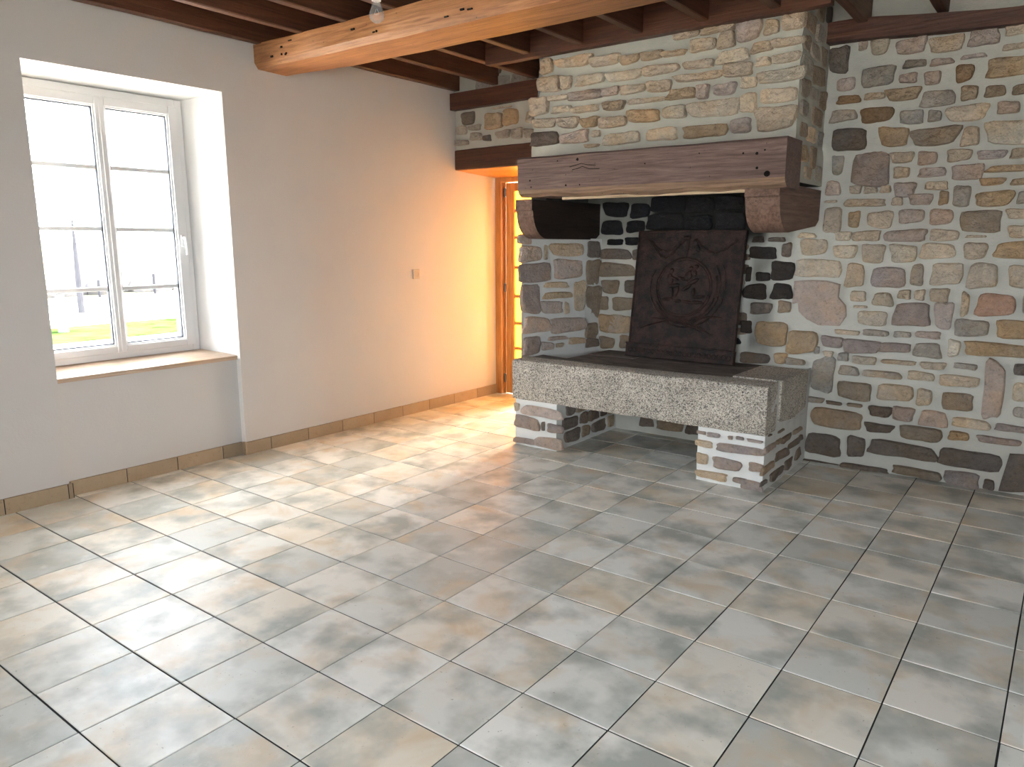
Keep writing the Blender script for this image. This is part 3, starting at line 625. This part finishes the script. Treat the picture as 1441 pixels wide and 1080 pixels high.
for k,x in enumerate(JX):
    trimmed=3<=k<=7
    key=trimmed
    if key not in mesh:
        mb=MB(); y1=3.385 if trimmed else 4.095
        mb.prism([(-.030,2.826),(-.024,2.820),(.024,2.820),(.030,2.826),(.031,CEIL-.001),(-.031,CEIL-.001)],'y',BASE_Y,y1,n=30,fn=wob('y',.004,2.0,11+trimmed))
        o=mb.build('ceiling_joist',M['joist'],origin=(0,0,2.82)); mesh[key]=o.data
    else:
        o=bpy.data.objects.new('ceiling_joist',mesh[key]); COL.objects.link(o)
    o.location=(x,0,2.82)
    if k==0: L='dark ceiling joist lying right against the white window wall'
    elif k==8: L='dark ceiling joist running past the right side of the chimney breast'
    elif k>8: L='dark ceiling joist over the right part of the room, '+BEY[k-9]
    elif trimmed: L='%s dark ceiling joist from the window wall, butting into the trimmer before the chimney'%ordn[k]
    else: L='%s dark ceiling joist from the window wall, crossing over the big beam'%ordn[k]
    tag(o,L,'joist','ceiling joists over the big beam')
mb=MB(); mb.prism([(3.385,2.795),(3.452,2.795),(3.452,CEIL-.002),(3.385,CEIL-.002)],'x',.635,3.069,n=24,fn=wob('x',.005,3,21))
tag(mb.build('trimmer_beam',M['trimmer'],origin=(1.8,3.4,2.8)),'dark trimmer beam across the top of the stone chimney breast','beam')
mb=MB(); mb.prism([(4.03,2.652),(4.128,2.652),(4.128,2.792),(4.03,2.792)],'x',-.37,.93,n=14,fn=lambda P:wob('x',.004,3,25)((P[0],P[1],P[2]+.012*(P[0]+.3))))
tag(mb.build('wall_beam',M['trimmer'],origin=(.2,4.05,2.65)),'short dark beam on the stone wall above the doorway lintel','beam')
mb=MB(); mb.prism([(3.985,2.728),(4.09,2.728),(4.09,2.85),(3.985,2.85)],'x',2.875,XR,n=40,fn=lambda P:wob('x',.008,2.4,29)((P[0],P[1],P[2]-(.040 if P[2]<2.8 else .078)*sstep(2.9,4.0,P[0]))))
tag(mb.build('wall_beam',M['trimmer'],origin=(4,4.05,2.7)),'long dark beam on the stone wall right of the chimney breast','beam')

# ------------------------------------------------------------------ fireplace
fp=empty('fireplace',(1.96,3.65,0),'rustic fireplace of stone, granite hearth slab and oak mantel beam','fireplace')
# chimney breast
BR=2.897
def BLx(z): return .983+.103*sstep(0,1,(z-2.14)/.66) if z>2.0 else .983
mb=MB(); pf=PLANE((0,3.49,0),X,Z,NY); top=2.985
na,nb=62,30; ids=[]
for i in range(na+1):
    row=[]
    for j in range(nb+1):
        z=2.085+(top-2.085)*j/nb; t=i/na; x=BLx(z)+(BR-BLx(z))*t
        e=.012*mn.noise(Vector((z*16,7,0))) if t in (0,1) else 0
        row.append(mb.vert((x+e,3.49+.007*mn.noise(Vector((x*13,z*13,2))),z),(.82,.807,.74)))
    ids.append(row)
for i in range(na):
    for j in range(nb): mb.face((ids[i][j],ids[i+1][j],ids[i+1][j+1],ids[i][j+1]),0)
# right flank
nc=22; prev=[ids[na][j] for j in range(nb+1)]
for k in range(1,nc+1):
    y=3.49+(YB+.02-3.49)*k/nc; row=[]
    for j in range(nb+1):
        z=2.085+(top-2.085)*j/nb; row.append(mb.vert((BR+.008*mn.noise(Vector((y*11,z*11,5))),y,z),(.82,.807,.74)))
    for j in range(nb): mb.face((prev[j],row[j],row[j+1],prev[j+1]),0)
    prev=row
mort(mb,PLANE((BR,0,0),Y,Z,X),3.492,YB+.02,1.865,2.088,step=.03,col=lambda x,z:(.82,.807,.74))
# left flank, inner hood walls (sooty)
K=(.05,.05,.052); G=(.22,.22,.21)
for a,b,c in (((BLx(2.085),3.49),(.983,YB+.02),(1,1,1)),):
    mb.poly([(b[0],b[1],1.81),(a[0],a[1],1.81),(a[0],a[1],2.085),(b[0],b[1],2.085)],0)
    mb.poly([(b[0],b[1],2.085),(a[0],a[1],2.085),(BLx(top),3.49,top),(BLx(top)-.03,YB+.02,top)],0)
mb.poly([(1.0,3.60,2.0),(BR-.1,3.60,2.0),(BR-.1,3.60,top),(1.0,3.60,top)],0,K)
mb.poly([(1.0,3.49,2.083),(BR,3.49,2.083),(BR-.1,3.60,2.0),(1.0,3.60,2.0)],0,K)
mb.poly([(1.11,3.50,1.80),(1.11,YB,1.80),(1.11,YB,top),(1.11,3.50,top)],0,G)
mb.poly([(1.11,3.50,1.80),(1.11,YB,1.80),(.983,YB,1.80),(.983,3.50,1.80)],0,G)
mb.poly([(BR-.1,3.50,1.83),(BR-.1,YB,1.83),(BR-.1,YB,top),(BR-.1,3.50,top)],0,K)
mb.poly([(BR-.1,3.50,1.865),(BR-.1,YB,1.865),(BR,YB,1.865),(BR,3.50,1.865)],0,G)
lay(mb,pf,parse(ST_BREAST),.034,51,1)
rng=random.Random(52)
fl_=[(3.60,2.90,.09,.05,'g'),(3.82,2.88,.10,.055,'m'),(3.99,2.90,.05,.05,'d'),(3.62,2.77,.10,.045,'m'),(3.86,2.75,.11,.045,'g'),(3.58,2.65,.06,.04,'m'),(3.75,2.64,.09,.04,'g'),(3.95,2.64,.08,.05,'m'),
     (3.62,2.53,.10,.045,'g'),(3.86,2.51,.11,.05,'m'),(3.60,2.41,.08,.05,'m'),(3.80,2.40,.08,.035,'g'),(3.98,2.39,.07,.05,'m'),(3.64,2.29,.11,.045,'g'),(3.90,2.27,.11,.05,'m'),(3.62,2.17,.06,.04,'m'),(3.80,2.16,.09,.04,'b'),(3.98,2.15,.06,.045,'g'),(3.66,2.04,.08,.05,'t'),(3.88,2.03,.07,.06,'m'),(3.78,1.93,.09,.035,'b'),(3.98,1.94,.06,.045,'g')]
lay(mb,PLANE((BR,0,0),Y,Z,X),fl_,.009,53,1)
mb.build('chimney_breast',[M['mortar'],M['stone']],fp,angle=50)
# mantel beam
mb=MB(); MX0,MX1=1.062,2.937
def fmn(P):
    x,y,z=P
    if z<1.86: z+=.016*mn.noise(Vector((x*3.1,y*2,1)))+.010*mn.noise(Vector((x*8,y*2,4)))
    else: z+=.003*mn.noise(Vector((x*4,0,6)))
    if y<3.3: y+=.006*mn.noise(Vector((x*5,z*7,3)))
    return (x,y,z)
prof=[(3.222,1.835),(3.211,1.868),(3.211,2.078),(3.222,2.090),(3.492,2.090),(3.492,1.815),(3.255,1.812)]
mb.prism(prof,'x',MX0,MX1,n=60,fn=fmn)
for q,fc in enumerate(mb.f):
    if len(fc)==4 and all(mb.v[i][2]<1.895 and mb.v[i][1]<3.3 for i in fc): mb.m[q]=2
def hole(x,z,r):
    n=12; c=mb.vert((x,3.2065,z)); rr=[mb.vert((x+r*math.cos(2*math.pi*k/n),3.2063+.004*abs(math.sin(k)),z+r*.95*math.sin(2*math.pi*k/n))) for k in range(n)]
    for k in range(n): mb.face((c,rr[(k+1)%n],rr[k]),1)
for x,z,r in ((2.835,1.890,.018),(2.775,1.925,.008),(2.77,2.006,.009),(2.69,2.012,.006),(2.815,2.022,.005),(1.56,2.050,.011),(1.40,2.05,.006),(1.17,1.93,.007),(1.18,1.885,.006),(1.47,1.886,.007),(1.58,1.884,.005),(2.06,1.992,.005),(2.42,2.03,.004)): hole(x,z,r)
for pts in ([(1.50,2.005),(1.545,2.013),(1.59,2.022),(1.64,2.010),(1.70,2.004)],[(1.52,1.985),(1.56,1.990),(1.60,2.002),(1.65,1.985),(1.73,1.981)]):
    mb.tube([(x,3.208,z) for x,z in pts],.0022,6,1)
mb.build('mantel_beam',[M['mantel'],M['dark'],M['mantel_edge']],fp,angle=30)
mb=MB(); mb.bbox(1.40,3.27,1.795,2.69,3.30,1.814,.002); mb.build('batten',M['batten'],fp)
# corbels
def corbel(xa0,xb0,xa1,xb1,yb,zt,zb,zback,sooty=False):
    y0,y1=3.262,YB-.003
    prof=[(y0,zt),(y0,zt-.075),(y0+.012,zt-.082)]
    for k in range(1,9):
        t=k/8*math.pi/2; prof.append((y0+.014+(yb-y0-.014)*(1-math.cos(t)),zt-.085-(zt-.085-zb)*math.sin(t)))
    prof+=[(y1-.06,zback),(y1,zback+.04),(y1,zt-.006)]
    prof=prof[::-1]
    mb=MB()
    def f_(P):
        x,y,z=P; t=(y-y0)/(y1-y0); a=xa0+(xa1-xa0)*t; b=xb0+(xb1-xb0)*t
        return (a+(b-a)*x+.004*mn.noise(Vector((y*9,z*9,x*3))),y+.004*mn.noise(Vector((x*5,z*12,9))),z)
    mb.prism(prof,'x',0,1,n=6,fn=f_)
    if sooty: mb.m[-1]=1; mb.m[-2]=1
    if sooty:
        for q,fc in enumerate(mb.f):
            if len(fc)>6 and sum(mb.v[i][0] for i in fc)/len(fc)<1.1: mb.m[q]=0
    return mb.build('corbel',[M['corbel'],M['sooty_wood']],fp,angle=32)
corbel(1.003,1.150,1.06,1.222,3.435,1.808,1.530,1.524,True)
corbel(2.692,2.895,2.70,2.900,3.470,1.845,1.562,1.608)
# jamb (splayed stone cheek)
ja,jb,jc=Vector((.985,3.40,0)),Vector((1.20,3.93,0)),Vector((1.243,4.10,0))
d1=(jb-ja).normalized(); n1=Vector((d1.y,-d1.x,0)); d2=(jc-jb).normalized(); n2=Vector((d2.y,-d2.x,0))
mb=MB(); p1=(ja,d1,Vector(Z),n1); L1=(jb-ja).length; p2=(jb,d2,Vector(Z),n2)
mort(mb,p1,-.015,L1,.655,1.532,step=.03,amp=.003); mort(mb,p2,0,(jc-jb).length,.40,1.532,step=.03,amp=.003)
mb.poly([(.955,YB,.35),(ja.x-.012,ja.y-.02,.60),(ja.x-.012,ja.y-.02,1.532),(.955,YB,1.8)],0)
mb.poly([(ja.x-.012,ja.y-.02,1.530),(jb.x,jb.y,1.530),(jc.x,jc.y,1.530),(.955,YB,1.530)],0)
mb.poly([(ja.x,ja.y,.40),(jb.x,jb.y,.40),(jb.x,jb.y,.66),(ja.x,ja.y,.66)],0)
lay(mb,p1,parse(ST_JAMB),.020,61,1)
lay(mb,p2,[(.085,1.45,.07,.06,'d'),(.08,1.26,.075,.10,'m'),(.085,1.02,.075,.13,'m'),(.08,.80,.075,.06,'m'),(.085,.70,.07,.035,'d')],.010,62,1)  # stones coloured darker, shade on this return put into their tone
mb.build('jamb',[M['mortar'],M['stone']],fp,angle=50)
# hearth: front granite slab, right block, bed, piers
mb=MB()
n=64; prof=[]
base=[(3.395,.652),(3.23,.656),(3.208,.648),(3.200,.625),(3.199,.50),(3.200,.375),(3.212,.352),(3.395,.352)]
def fsl(P):
    x,y,z=P; e=.004*mn.noise(Vector((x*9,y*9,z*9)))+.004*mn.noise(Vector((x*26,y*26,z*26)))
    z2=z+(.006*mn.noise(Vector((x*4,0,2)))+.004*mn.noise(Vector((x*14,0,5))) if z<.4 else .006*mn.noise(Vector((x*3,y*4,7)))+.006*(x-2)/1)
    return (x,y+e,z2)
mb.prism(base,'x',1.022,2.922,n=n,fn=fsl)
mb.build('hearth_slab',M['granite'],fp,angle=40)
mb=MB(); mb.prism([(3.435,.40),(3.70,.375),(3.985,.40),(4.00,.655),(3.432,.662)],'x',2.62,2.934,n=5,fn=lambda P:(P[0]+.004*mn.noise(Vector((P[1]*8,P[2]*8,1))),P[1],P[2]))
mb.build('hearth_block',[m_granite()],fp,smooth=False)
mb=MB()
bed=[(1.06,3.385),(2.66,3.385),(2.66,YB),(1.335,YB),(1.318,3.97),(1.29,3.50),(1.06,3.53)]
def addslab(P,z0,z1):
    a=[mb.vert((x,y,z0)) for x,y in P]; b=[mb.vert((x,y,z1)) for x,y in P]
    mb.face(a[::-1]); mb.face(b)
    for k in range(len(P)): mb.face((a[k],a[(k+1)%len(P)],b[(k+1)%len(P)],b[k]))
addslab([(1.06,3.392),(1.70,3.392),(1.70,3.53),(1.29,3.50),(1.06,3.545)],.46,.645)
addslab([(1.29,3.503),(1.70,3.533),(1.72,3.80),(1.312,3.80)],.46,.640)
addslab([(1.312,3.803),(1.72,3.803),(1.70,YB-.001),(1.335,YB-.001),(1.318,3.97)],.46,.643)
addslab([(1.703,3.392),(2.20,3.392),(2.22,3.70),(1.715,3.70)],.46,.642)
addslab([(1.715,3.703),(2.22,3.703),(2.22,YB-.001),(1.703,YB-.001)],.46,.638)
addslab([(2.223,3.392),(2.615,3.392),(2.615,3.75),(2.223,3.75)],.46,.644)
addslab([(2.223,3.753),(2.615,3.753),(2.615,YB-.001),(2.223,YB-.001)],.46,.640)
addslab([(1.0,3.40),(1.29,3.40),(1.33,YB-.001),(.97,YB-.001)],.40,.47)
mb.build('hearth_bed',M['bed'],fp,smooth=False)
def pier(x0,x1,z1,front,side,sideR,seed):
    mb=MB()
    pf=PLANE((0,3.215,0),X,Z,NY)
    mort(mb,pf,x0,x1,-.002,z1,step=.025,amp=.003,col=lambda x,z:(1.22,1.22,1.24))
    ps=PLANE((x1,0,0),Y,Z,X)
    mort(mb,ps,3.215,YB-.002,-.002,z1 if not sideR else .655,step=.03,amp=.003)
    mb.poly([(x0,YB,0),(x0,3.215,0),(x0,3.215,z1),(x0,YB,z1)],0)
    mb.poly([(x0,3.215,z1),(x1,3.215,z1),(x1,YB,z1),(x0,YB,z1)],0)
    lay(mb,pf,front,.014,seed,1); lay(mb,ps,side,.012,seed+1,1)
    return mb.build('hearth_pier',[M['mortar'],M['stone']],fp,angle=50)
pier(1.040,1.412,.352,parse(ST_PIER_L),courses(3.24,4.06,.02,.34,77,pal='ddm'),False,71)
pier(2.494,2.920,.352,parse(ST_PIER_R),parse(ST_PIER_S),True,73)
# ------------------------------------------------------------------ cast iron fireback leaning on the firebox wall
fbk=empty('fireback',(2.03,3.90,.645),'dark cast iron fireback with round relief leaning against the sooty firebox wall','fireback')
th=math.atan2(.135,.945); BV=Vector((0,math.sin(th),math.cos(th))); NV=Vector((0,-math.cos(th),math.sin(th))); O=Vector((2.03,3.895,.648))
def fb(a,b,h=0): return O+Vector((a,0,0))+BV*b+NV*h
def slab(mb,a0,b0,a1,b1,h0,h1,bev=.004):
    lo=[mb.vert(fb(a,b,h0)) for a,b in ((a0,b0),(a1,b0),(a1,b1),(a0,b1))]
    mi=[mb.vert(fb(a,b,h1-bev)) for a,b in ((a0,b0),(a1,b0),(a1,b1),(a0,b1))]
    hi=[mb.vert(fb(a,b,h1)) for a,b in ((a0+bev,b0+bev),(a1-bev,b0+bev),(a1-bev,b1-bev),(a0+bev,b1-bev))]
    for k in range(4):
        mb.face((lo[k],lo[(k+1)%4],mi[(k+1)%4],mi[k])); mb.face((mi[k],mi[(k+1)%4],hi[(k+1)%4],hi[k]))
    mb.face(lo[::-1]); mb.face(hi)
mb=MB(); slab(mb,-.415,0,.418,.950,-.012,.012)
for r in ((-.415,.935,.418,.950),(-.415,.10,-.402,.935),(.405,.10,.418,.935)): slab(mb,*r,.010,.019,.003)
mb.build('panel',M['iron'],fbk)
mb=MB(); slab(mb,-.43,0,.425,.100,-.010,.026); slab(mb,-.43,.092,.425,.104,.02,.034,.003)
rng=random.Random(4)
for k in range(22):
    a=-.39+k*.037; pts=[fb(a+.014*math.cos(t),.048+.018*math.sin(t),.026) for t in (0,1,2,3,4,5,6)]
    mb.tube(pts,.0035,5)
mb.build('base_frieze',M['iron'],fbk)
def arc(mb,ca,cb,r,t0,t1,w,n=30,grow=0,rb=None):
    pts=[]
    for k in range(n+1):
        t=math.radians(t0+(t1-t0)*k/n); rr=r+grow*k/n
        pts.append(fb(ca+rr*math.cos(t),cb+(rb or rr)*math.sin(t),.012))
    mb.tube(pts,w,6)
CA,CB=-.012,.535
mb=MB(); arc(mb,CA,CB,.215,0,360,.008,60); arc(mb,CA,CB,.198,0,360,.004,60); mb.build('medallion_ring',M['iron'],fbk)
mb=MB()
arc(mb,CA,CB,.235,-150,20,.009,40,.02); arc(mb,CA,CB,.255,-130,35,.008,40,.03); arc(mb,CA,CB,.28,-110,10,.007,40,.04); arc(mb,CA,CB,.30,-60,30,.006,30,.03)
arc(mb,CA-.02,CB,.245,-30-180,-60,.006,30,.0)
for s,e in (((-.33,.22),(.10,.30)),((.24,.20),(-.10,.29)),((-.24,.30),(.16,.215)),((.30,.33),(.02,.26))):
    pts=[fb(s[0]+(e[0]-s[0])*t,s[1]+(e[1]-s[1])*t+.03*math.sin(3.1*t),.012) for t in [k/10 for k in range(11)]]
    mb.tube(pts,[.005+.006*math.sin(3.14*k/10) for k in range(11)],6)
mb.build('laurel_branches',M['iron'],fbk)
mb=MB()
def fig(pieces):
    for a,b,ra,rb,rot in pieces:
        R_=Matrix((Vector((1,0,0)),BV,NV)).transposed()@Matrix.Rotation(math.radians(rot),3,'Z')
        mb.ellipsoid(fb(a,b,.012),(ra,rb,.014),12,6,rot=R_)
fig([(-.115,.655,.017,.020,0),(-.122,.59,.026,.048,8),(-.085,.545,.045,.016,10),(-.060,.505,.013,.045,-12),(-.10,.50,.014,.045,5),(-.09,.60,.038,.010,-25)])
fig([(.035,.675,.016,.018,0),(.02,.62,.028,.042,-20),(-.03,.60,.035,.010,-20),(.055,.575,.055,.017,30),(.015,.535,.045,.014,35),(.06,.645,.020,.034,25),(.075,.69,.018,.014,0)])
fig([(-.13,.445,.05,.012,5),(-.05,.435,.03,.012,0),(.03,.43,.04,.012,-5),(.115,.47,.05,.012,8),(.10,.43,.05,.014,0),(.07,.50,.012,.035,0)])
mb.build('relief_figures',M['iron'],fbk)
mb=MB()
def swag(a0,a1,b,d):
    pts=[]
    for k in range(15):
        t=k/14; pts.append(fb(a0+(a1-a0)*t,b-d*math.sin(math.pi*t)+.006*math.sin(k*2.3),.012))
    mb.tube(pts,[.007+.004*(k%2) for k in range(15)],6)
swag(-.33,-.03,.885,.085); swag(.05,.36,.88,.09); swag(-.30,-.06,.87,.12)
mb.tube([fb(0,.92,.012),fb(-.004,.83,.014),fb(-.012,.755,.012)],.006,6)
fig([(.05,.86,.024,.03,0),(.07,.82,.018,.03,20),(-.02,.895,.03,.015,0)])
mb.build('garland',M['iron'],fbk)

# ------------------------------------------------------------------ bulb, wall socket
bx,by,bz=1.867,1.138,2.405
lb=empty('light_bulb',(bx,by,bz),'bare clear glass bulb hanging in a white socket in front of the big beam','light bulb')
mb=MB(); R0=.031
pr_=[(.001,0)]+[(R0*math.sin(math.radians(a)),R0-R0*math.cos(math.radians(a))) for a in (15,30,45,60,75,90,105,120)]+[(.0225,.058),(.0175,.072),(.0145,.084),(.0135,.094)]
mb.lathe([(r,bz+z) for r,z in pr_],bx,by,28); mb.build('glass_envelope',M['bulb'],lb,angle=0)
mb=MB(); mb.lathe([(.004,bz+.094),(.004,bz+.06),(.0015,bz+.045)],bx,by,10); mb.build('stem',M['bulb'],lb)
mb=MB(); mb.tube([(bx-.003,by,bz+.055),(bx-.013,by,bz+.037),(bx-.006,by+.003,bz+.034),(bx,by,bz+.036),(bx+.006,by+.003,bz+.034),(bx+.013,by,bz+.037),(bx+.003,by,bz+.055)],.0007,5); mb.build('filament',M['filament'],lb)
mb=MB(); mb.lathe([(.014,bz+.084),(.0195,bz+.086),(.0205,bz+.10),(.0205,bz+.135),(.017,bz+.15),(.006,bz+.158)],bx,by,24); mb.build('socket',M['socket'],lb)
mb=MB(); mb.tube([(bx,by,bz+.155),(bx,by,CEIL)],.0035,8); mb.build('cord',M['cord'],lb)
sy,sz=3.558,1.232; sx=XL(sy)
ws=empty('wall_socket',(sx,sy,sz),'small square cream wall socket on the white wall left of the doorway','socket')
mb=MB(); mb.bbox(sx-.002,sy-.040,sz-.040,sx+.011,sy+.040,sz+.040,.003); mb.build('cover_plate',M['plastic'],ws)
mb=MB()
for k in range(24):
    pass
ring=[(sx+.011,sy+.022*math.cos(2*math.pi*k/24),sz+.022*math.sin(2*math.pi*k/24)) for k in range(25)]
mb.tube(ring,.003,6); mb.bbox(sx+.008,sy-.012,sz-.006,sx+.0135,sy+.012,sz+.006,.001); mb.build('outlet',M['plastic'],ws)
# ------------------------------------------------------------------ outside the window
GZ=-.25
mb=MB(); mb.grid(lambda a,b:(-.8-8.9*a,-20+60*b,GZ),4,20); struct(mb.build('bounce_gravel',M['gravel']))  # unseen near ground, made pale gravel to bounce white light indoors
mb=MB(); mb.grid(lambda a,b:(XR+.2+20*a,-20+60*b,GZ),4,20); struct(mb.build('yard_gravel',M['gravel']))
mb=MB(); mb.grid(lambda a,b:(-.8+7.2*a,BASE_Y-.3-20*b,GZ),4,8); struct(mb.build('court_gravel',M['gravel']))
mb=MB(); mb.grid(lambda a,b:(-9.7-2.8*a,-14+40*b,GZ+.012+.03*abs(mn.noise(Vector((a*9,b*20,0))))),14,60)
struct(mb.build('lawn_ground',M['grass']))
mb=MB(); mb.grid(lambda a,b:(-12.5-5.6*a,-20+60*b,GZ+.01),4,20); struct(mb.build('road_gravel',M['gravel']))
mb=MB(); mb.grid(lambda a,b:(-18.1-150*a*a,-120+260*b,GZ+.01+1.6*a),12,20); struct(mb.build('field_ground',M['field']))
rng=random.Random(8)
def blob(mb,cx,cy,cz,rx,ry,rz,k):
    b0=len(mb.v)
    mb.ellipsoid((cx,cy,cz),(rx,ry,rz),14,9)
    for i in range(b0,len(mb.v)):
        p=Vector(mb.v[i]); d=p-Vector((cx,cy,cz)); f=1+.35*mn.noise(p*1.9+Vector((k,0,0)))
        mb.v[i]=tuple(Vector((cx,cy,cz))+d*f)
mb=MB()
for k in range(44): blob(mb,-20.3+rng.uniform(-.3,.3),2+k*.37,GZ+.28,.55,.6,.42+rng.uniform(-.08,.1),k)
tag(mb.build('hedge',M['hedge'],origin=(-20.3,10,GZ)),'low bare hedge along the far side of the pale road','hedge')
mb=MB(); mb.tube([(-15.6,7.3,GZ),(-15.6,7.3,.9),(-15.6,7.3,2.05)],[.085,.065,.022],10)
tag(mb.build('tapered_pole',M['pole'],origin=(-15.6,7.3,GZ)),'tall tapering grey pole on the road outside the window','pole')
mb=MB(); mb.tube([(-11.5,5.17,GZ),(-11.5,5.19,.1),(-11.52,5.18,.50)],[.10,.085,.080],10)
tag(mb.build('birch_post',M['bark'],origin=(-11.5,5.17,GZ)),'pale birch-like post on the lawn at the left of the window view','post')
for k,(x,y,h,L) in enumerate([(-19.2,11.1,.62,'thin fence post by the hedge, right of the window mullion'),(-19.0,7.6,.5,'thin fence post by the hedge, left of the grey tapering pole'),(-19.1,9.35,.5,'thin fence post by the hedge, between the grey pole and the mullion')]):
    mb=MB(); mb.tube([(x,y,GZ),(x,y,GZ+h+.15)],.045,8); tag(mb.build('fence_post',M['pole'],origin=(x,y,GZ)),L,'post','fence posts by the hedge')

# ------------------------------------------------------------------ light
w=bpy.data.worlds.new('sky'); bpy.context.scene.world=w; w.use_nodes=True
bg=w.node_tree.nodes['Background']; bg.inputs[0].default_value=(*SKY_COL,1); bg.inputs[1].default_value=SKY
def portal(name,loc,rot,sx_,sy_):
    l=bpy.data.lights.new(name,'AREA'); l.shape='RECTANGLE'; l.size=sx_; l.size_y=sy_; l.cycles.is_portal=True
    o=bpy.data.objects.new(name,l); COL.objects.link(o); o.location=loc; o.rotation_euler=rot
R90=math.pi/2
portal('window_daylight',(XO-.02,(EY0+EY1)/2,(EZ0+EZ1)/2),(R90,0,-R90),EY1-EY0+.1,EZ1-EZ0+.1)
portal('window_daylight',(XR+.17,(V0+V1)/2,1.48),(R90,0,R90),V1-V0,1.53)  # sampling portal of the added right-wall window
portal('window_daylight',((RW0+RW1)/2,BASE_Y-.32,1.5),(R90,0,0),RW1-RW0,1.6)  # sampling portal of the added front-wall window
s=bpy.data.lights.new('sun','SUN'); s.energy=SUN; s.angle=math.radians(.6); s.color=(1,.90,.74)
so=bpy.data.objects.new('sun',s); COL.objects.link(so); so.location=(-6,12,9); so.rotation_euler=Vector((-.04,-.72,-.69)).to_track_quat('-Z','Y').to_euler()
l=bpy.data.lights.new('hall_lamp','AREA'); l.shape='RECTANGLE'; l.size=1.0; l.size_y=1.6; l.energy=HALL; l.color=(1,.90,.74)
o=bpy.data.objects.new('hall_lamp',l); COL.objects.link(o); o.location=(.55,7.0,1.5); o.rotation_euler=Vector((-.12,-1,-.12)).to_track_quat('-Z','Y').to_euler()
# ------------------------------------------------------------------ camera
cd=bpy.data.cameras.new('camera'); co=bpy.data.objects.new('camera',cd); COL.objects.link(co)
cd.sensor_fit='HORIZONTAL'; cd.sensor_width=36; cd.lens=36*CAM_F/1441; cd.clip_start=.05; cd.clip_end=500
Rm=Matrix(CAM_R)   # world -> camera (x right, y down, z forward)
mw=Matrix((Rm[0],-Rm[1],-Rm[2])).transposed().to_4x4(); mw.translation=Vector(CAM_C); co.matrix_world=mw
sc=bpy.context.scene; sc.camera=co
vs=sc.view_settings; sc.display_settings.display_device='sRGB'; vs.view_transform='Standard'; vs.look='None'; vs.gamma=1; vs.use_curve_mapping=False; vs.exposure=EXPO
cy=sc.cycles; cy.max_bounces=10; cy.diffuse_bounces=6; cy.transparent_max_bounces=12; cy.use_denoising=True; cy.sample_clamp_indirect=8; cy.caustics_reflective=False; cy.caustics_refractive=False
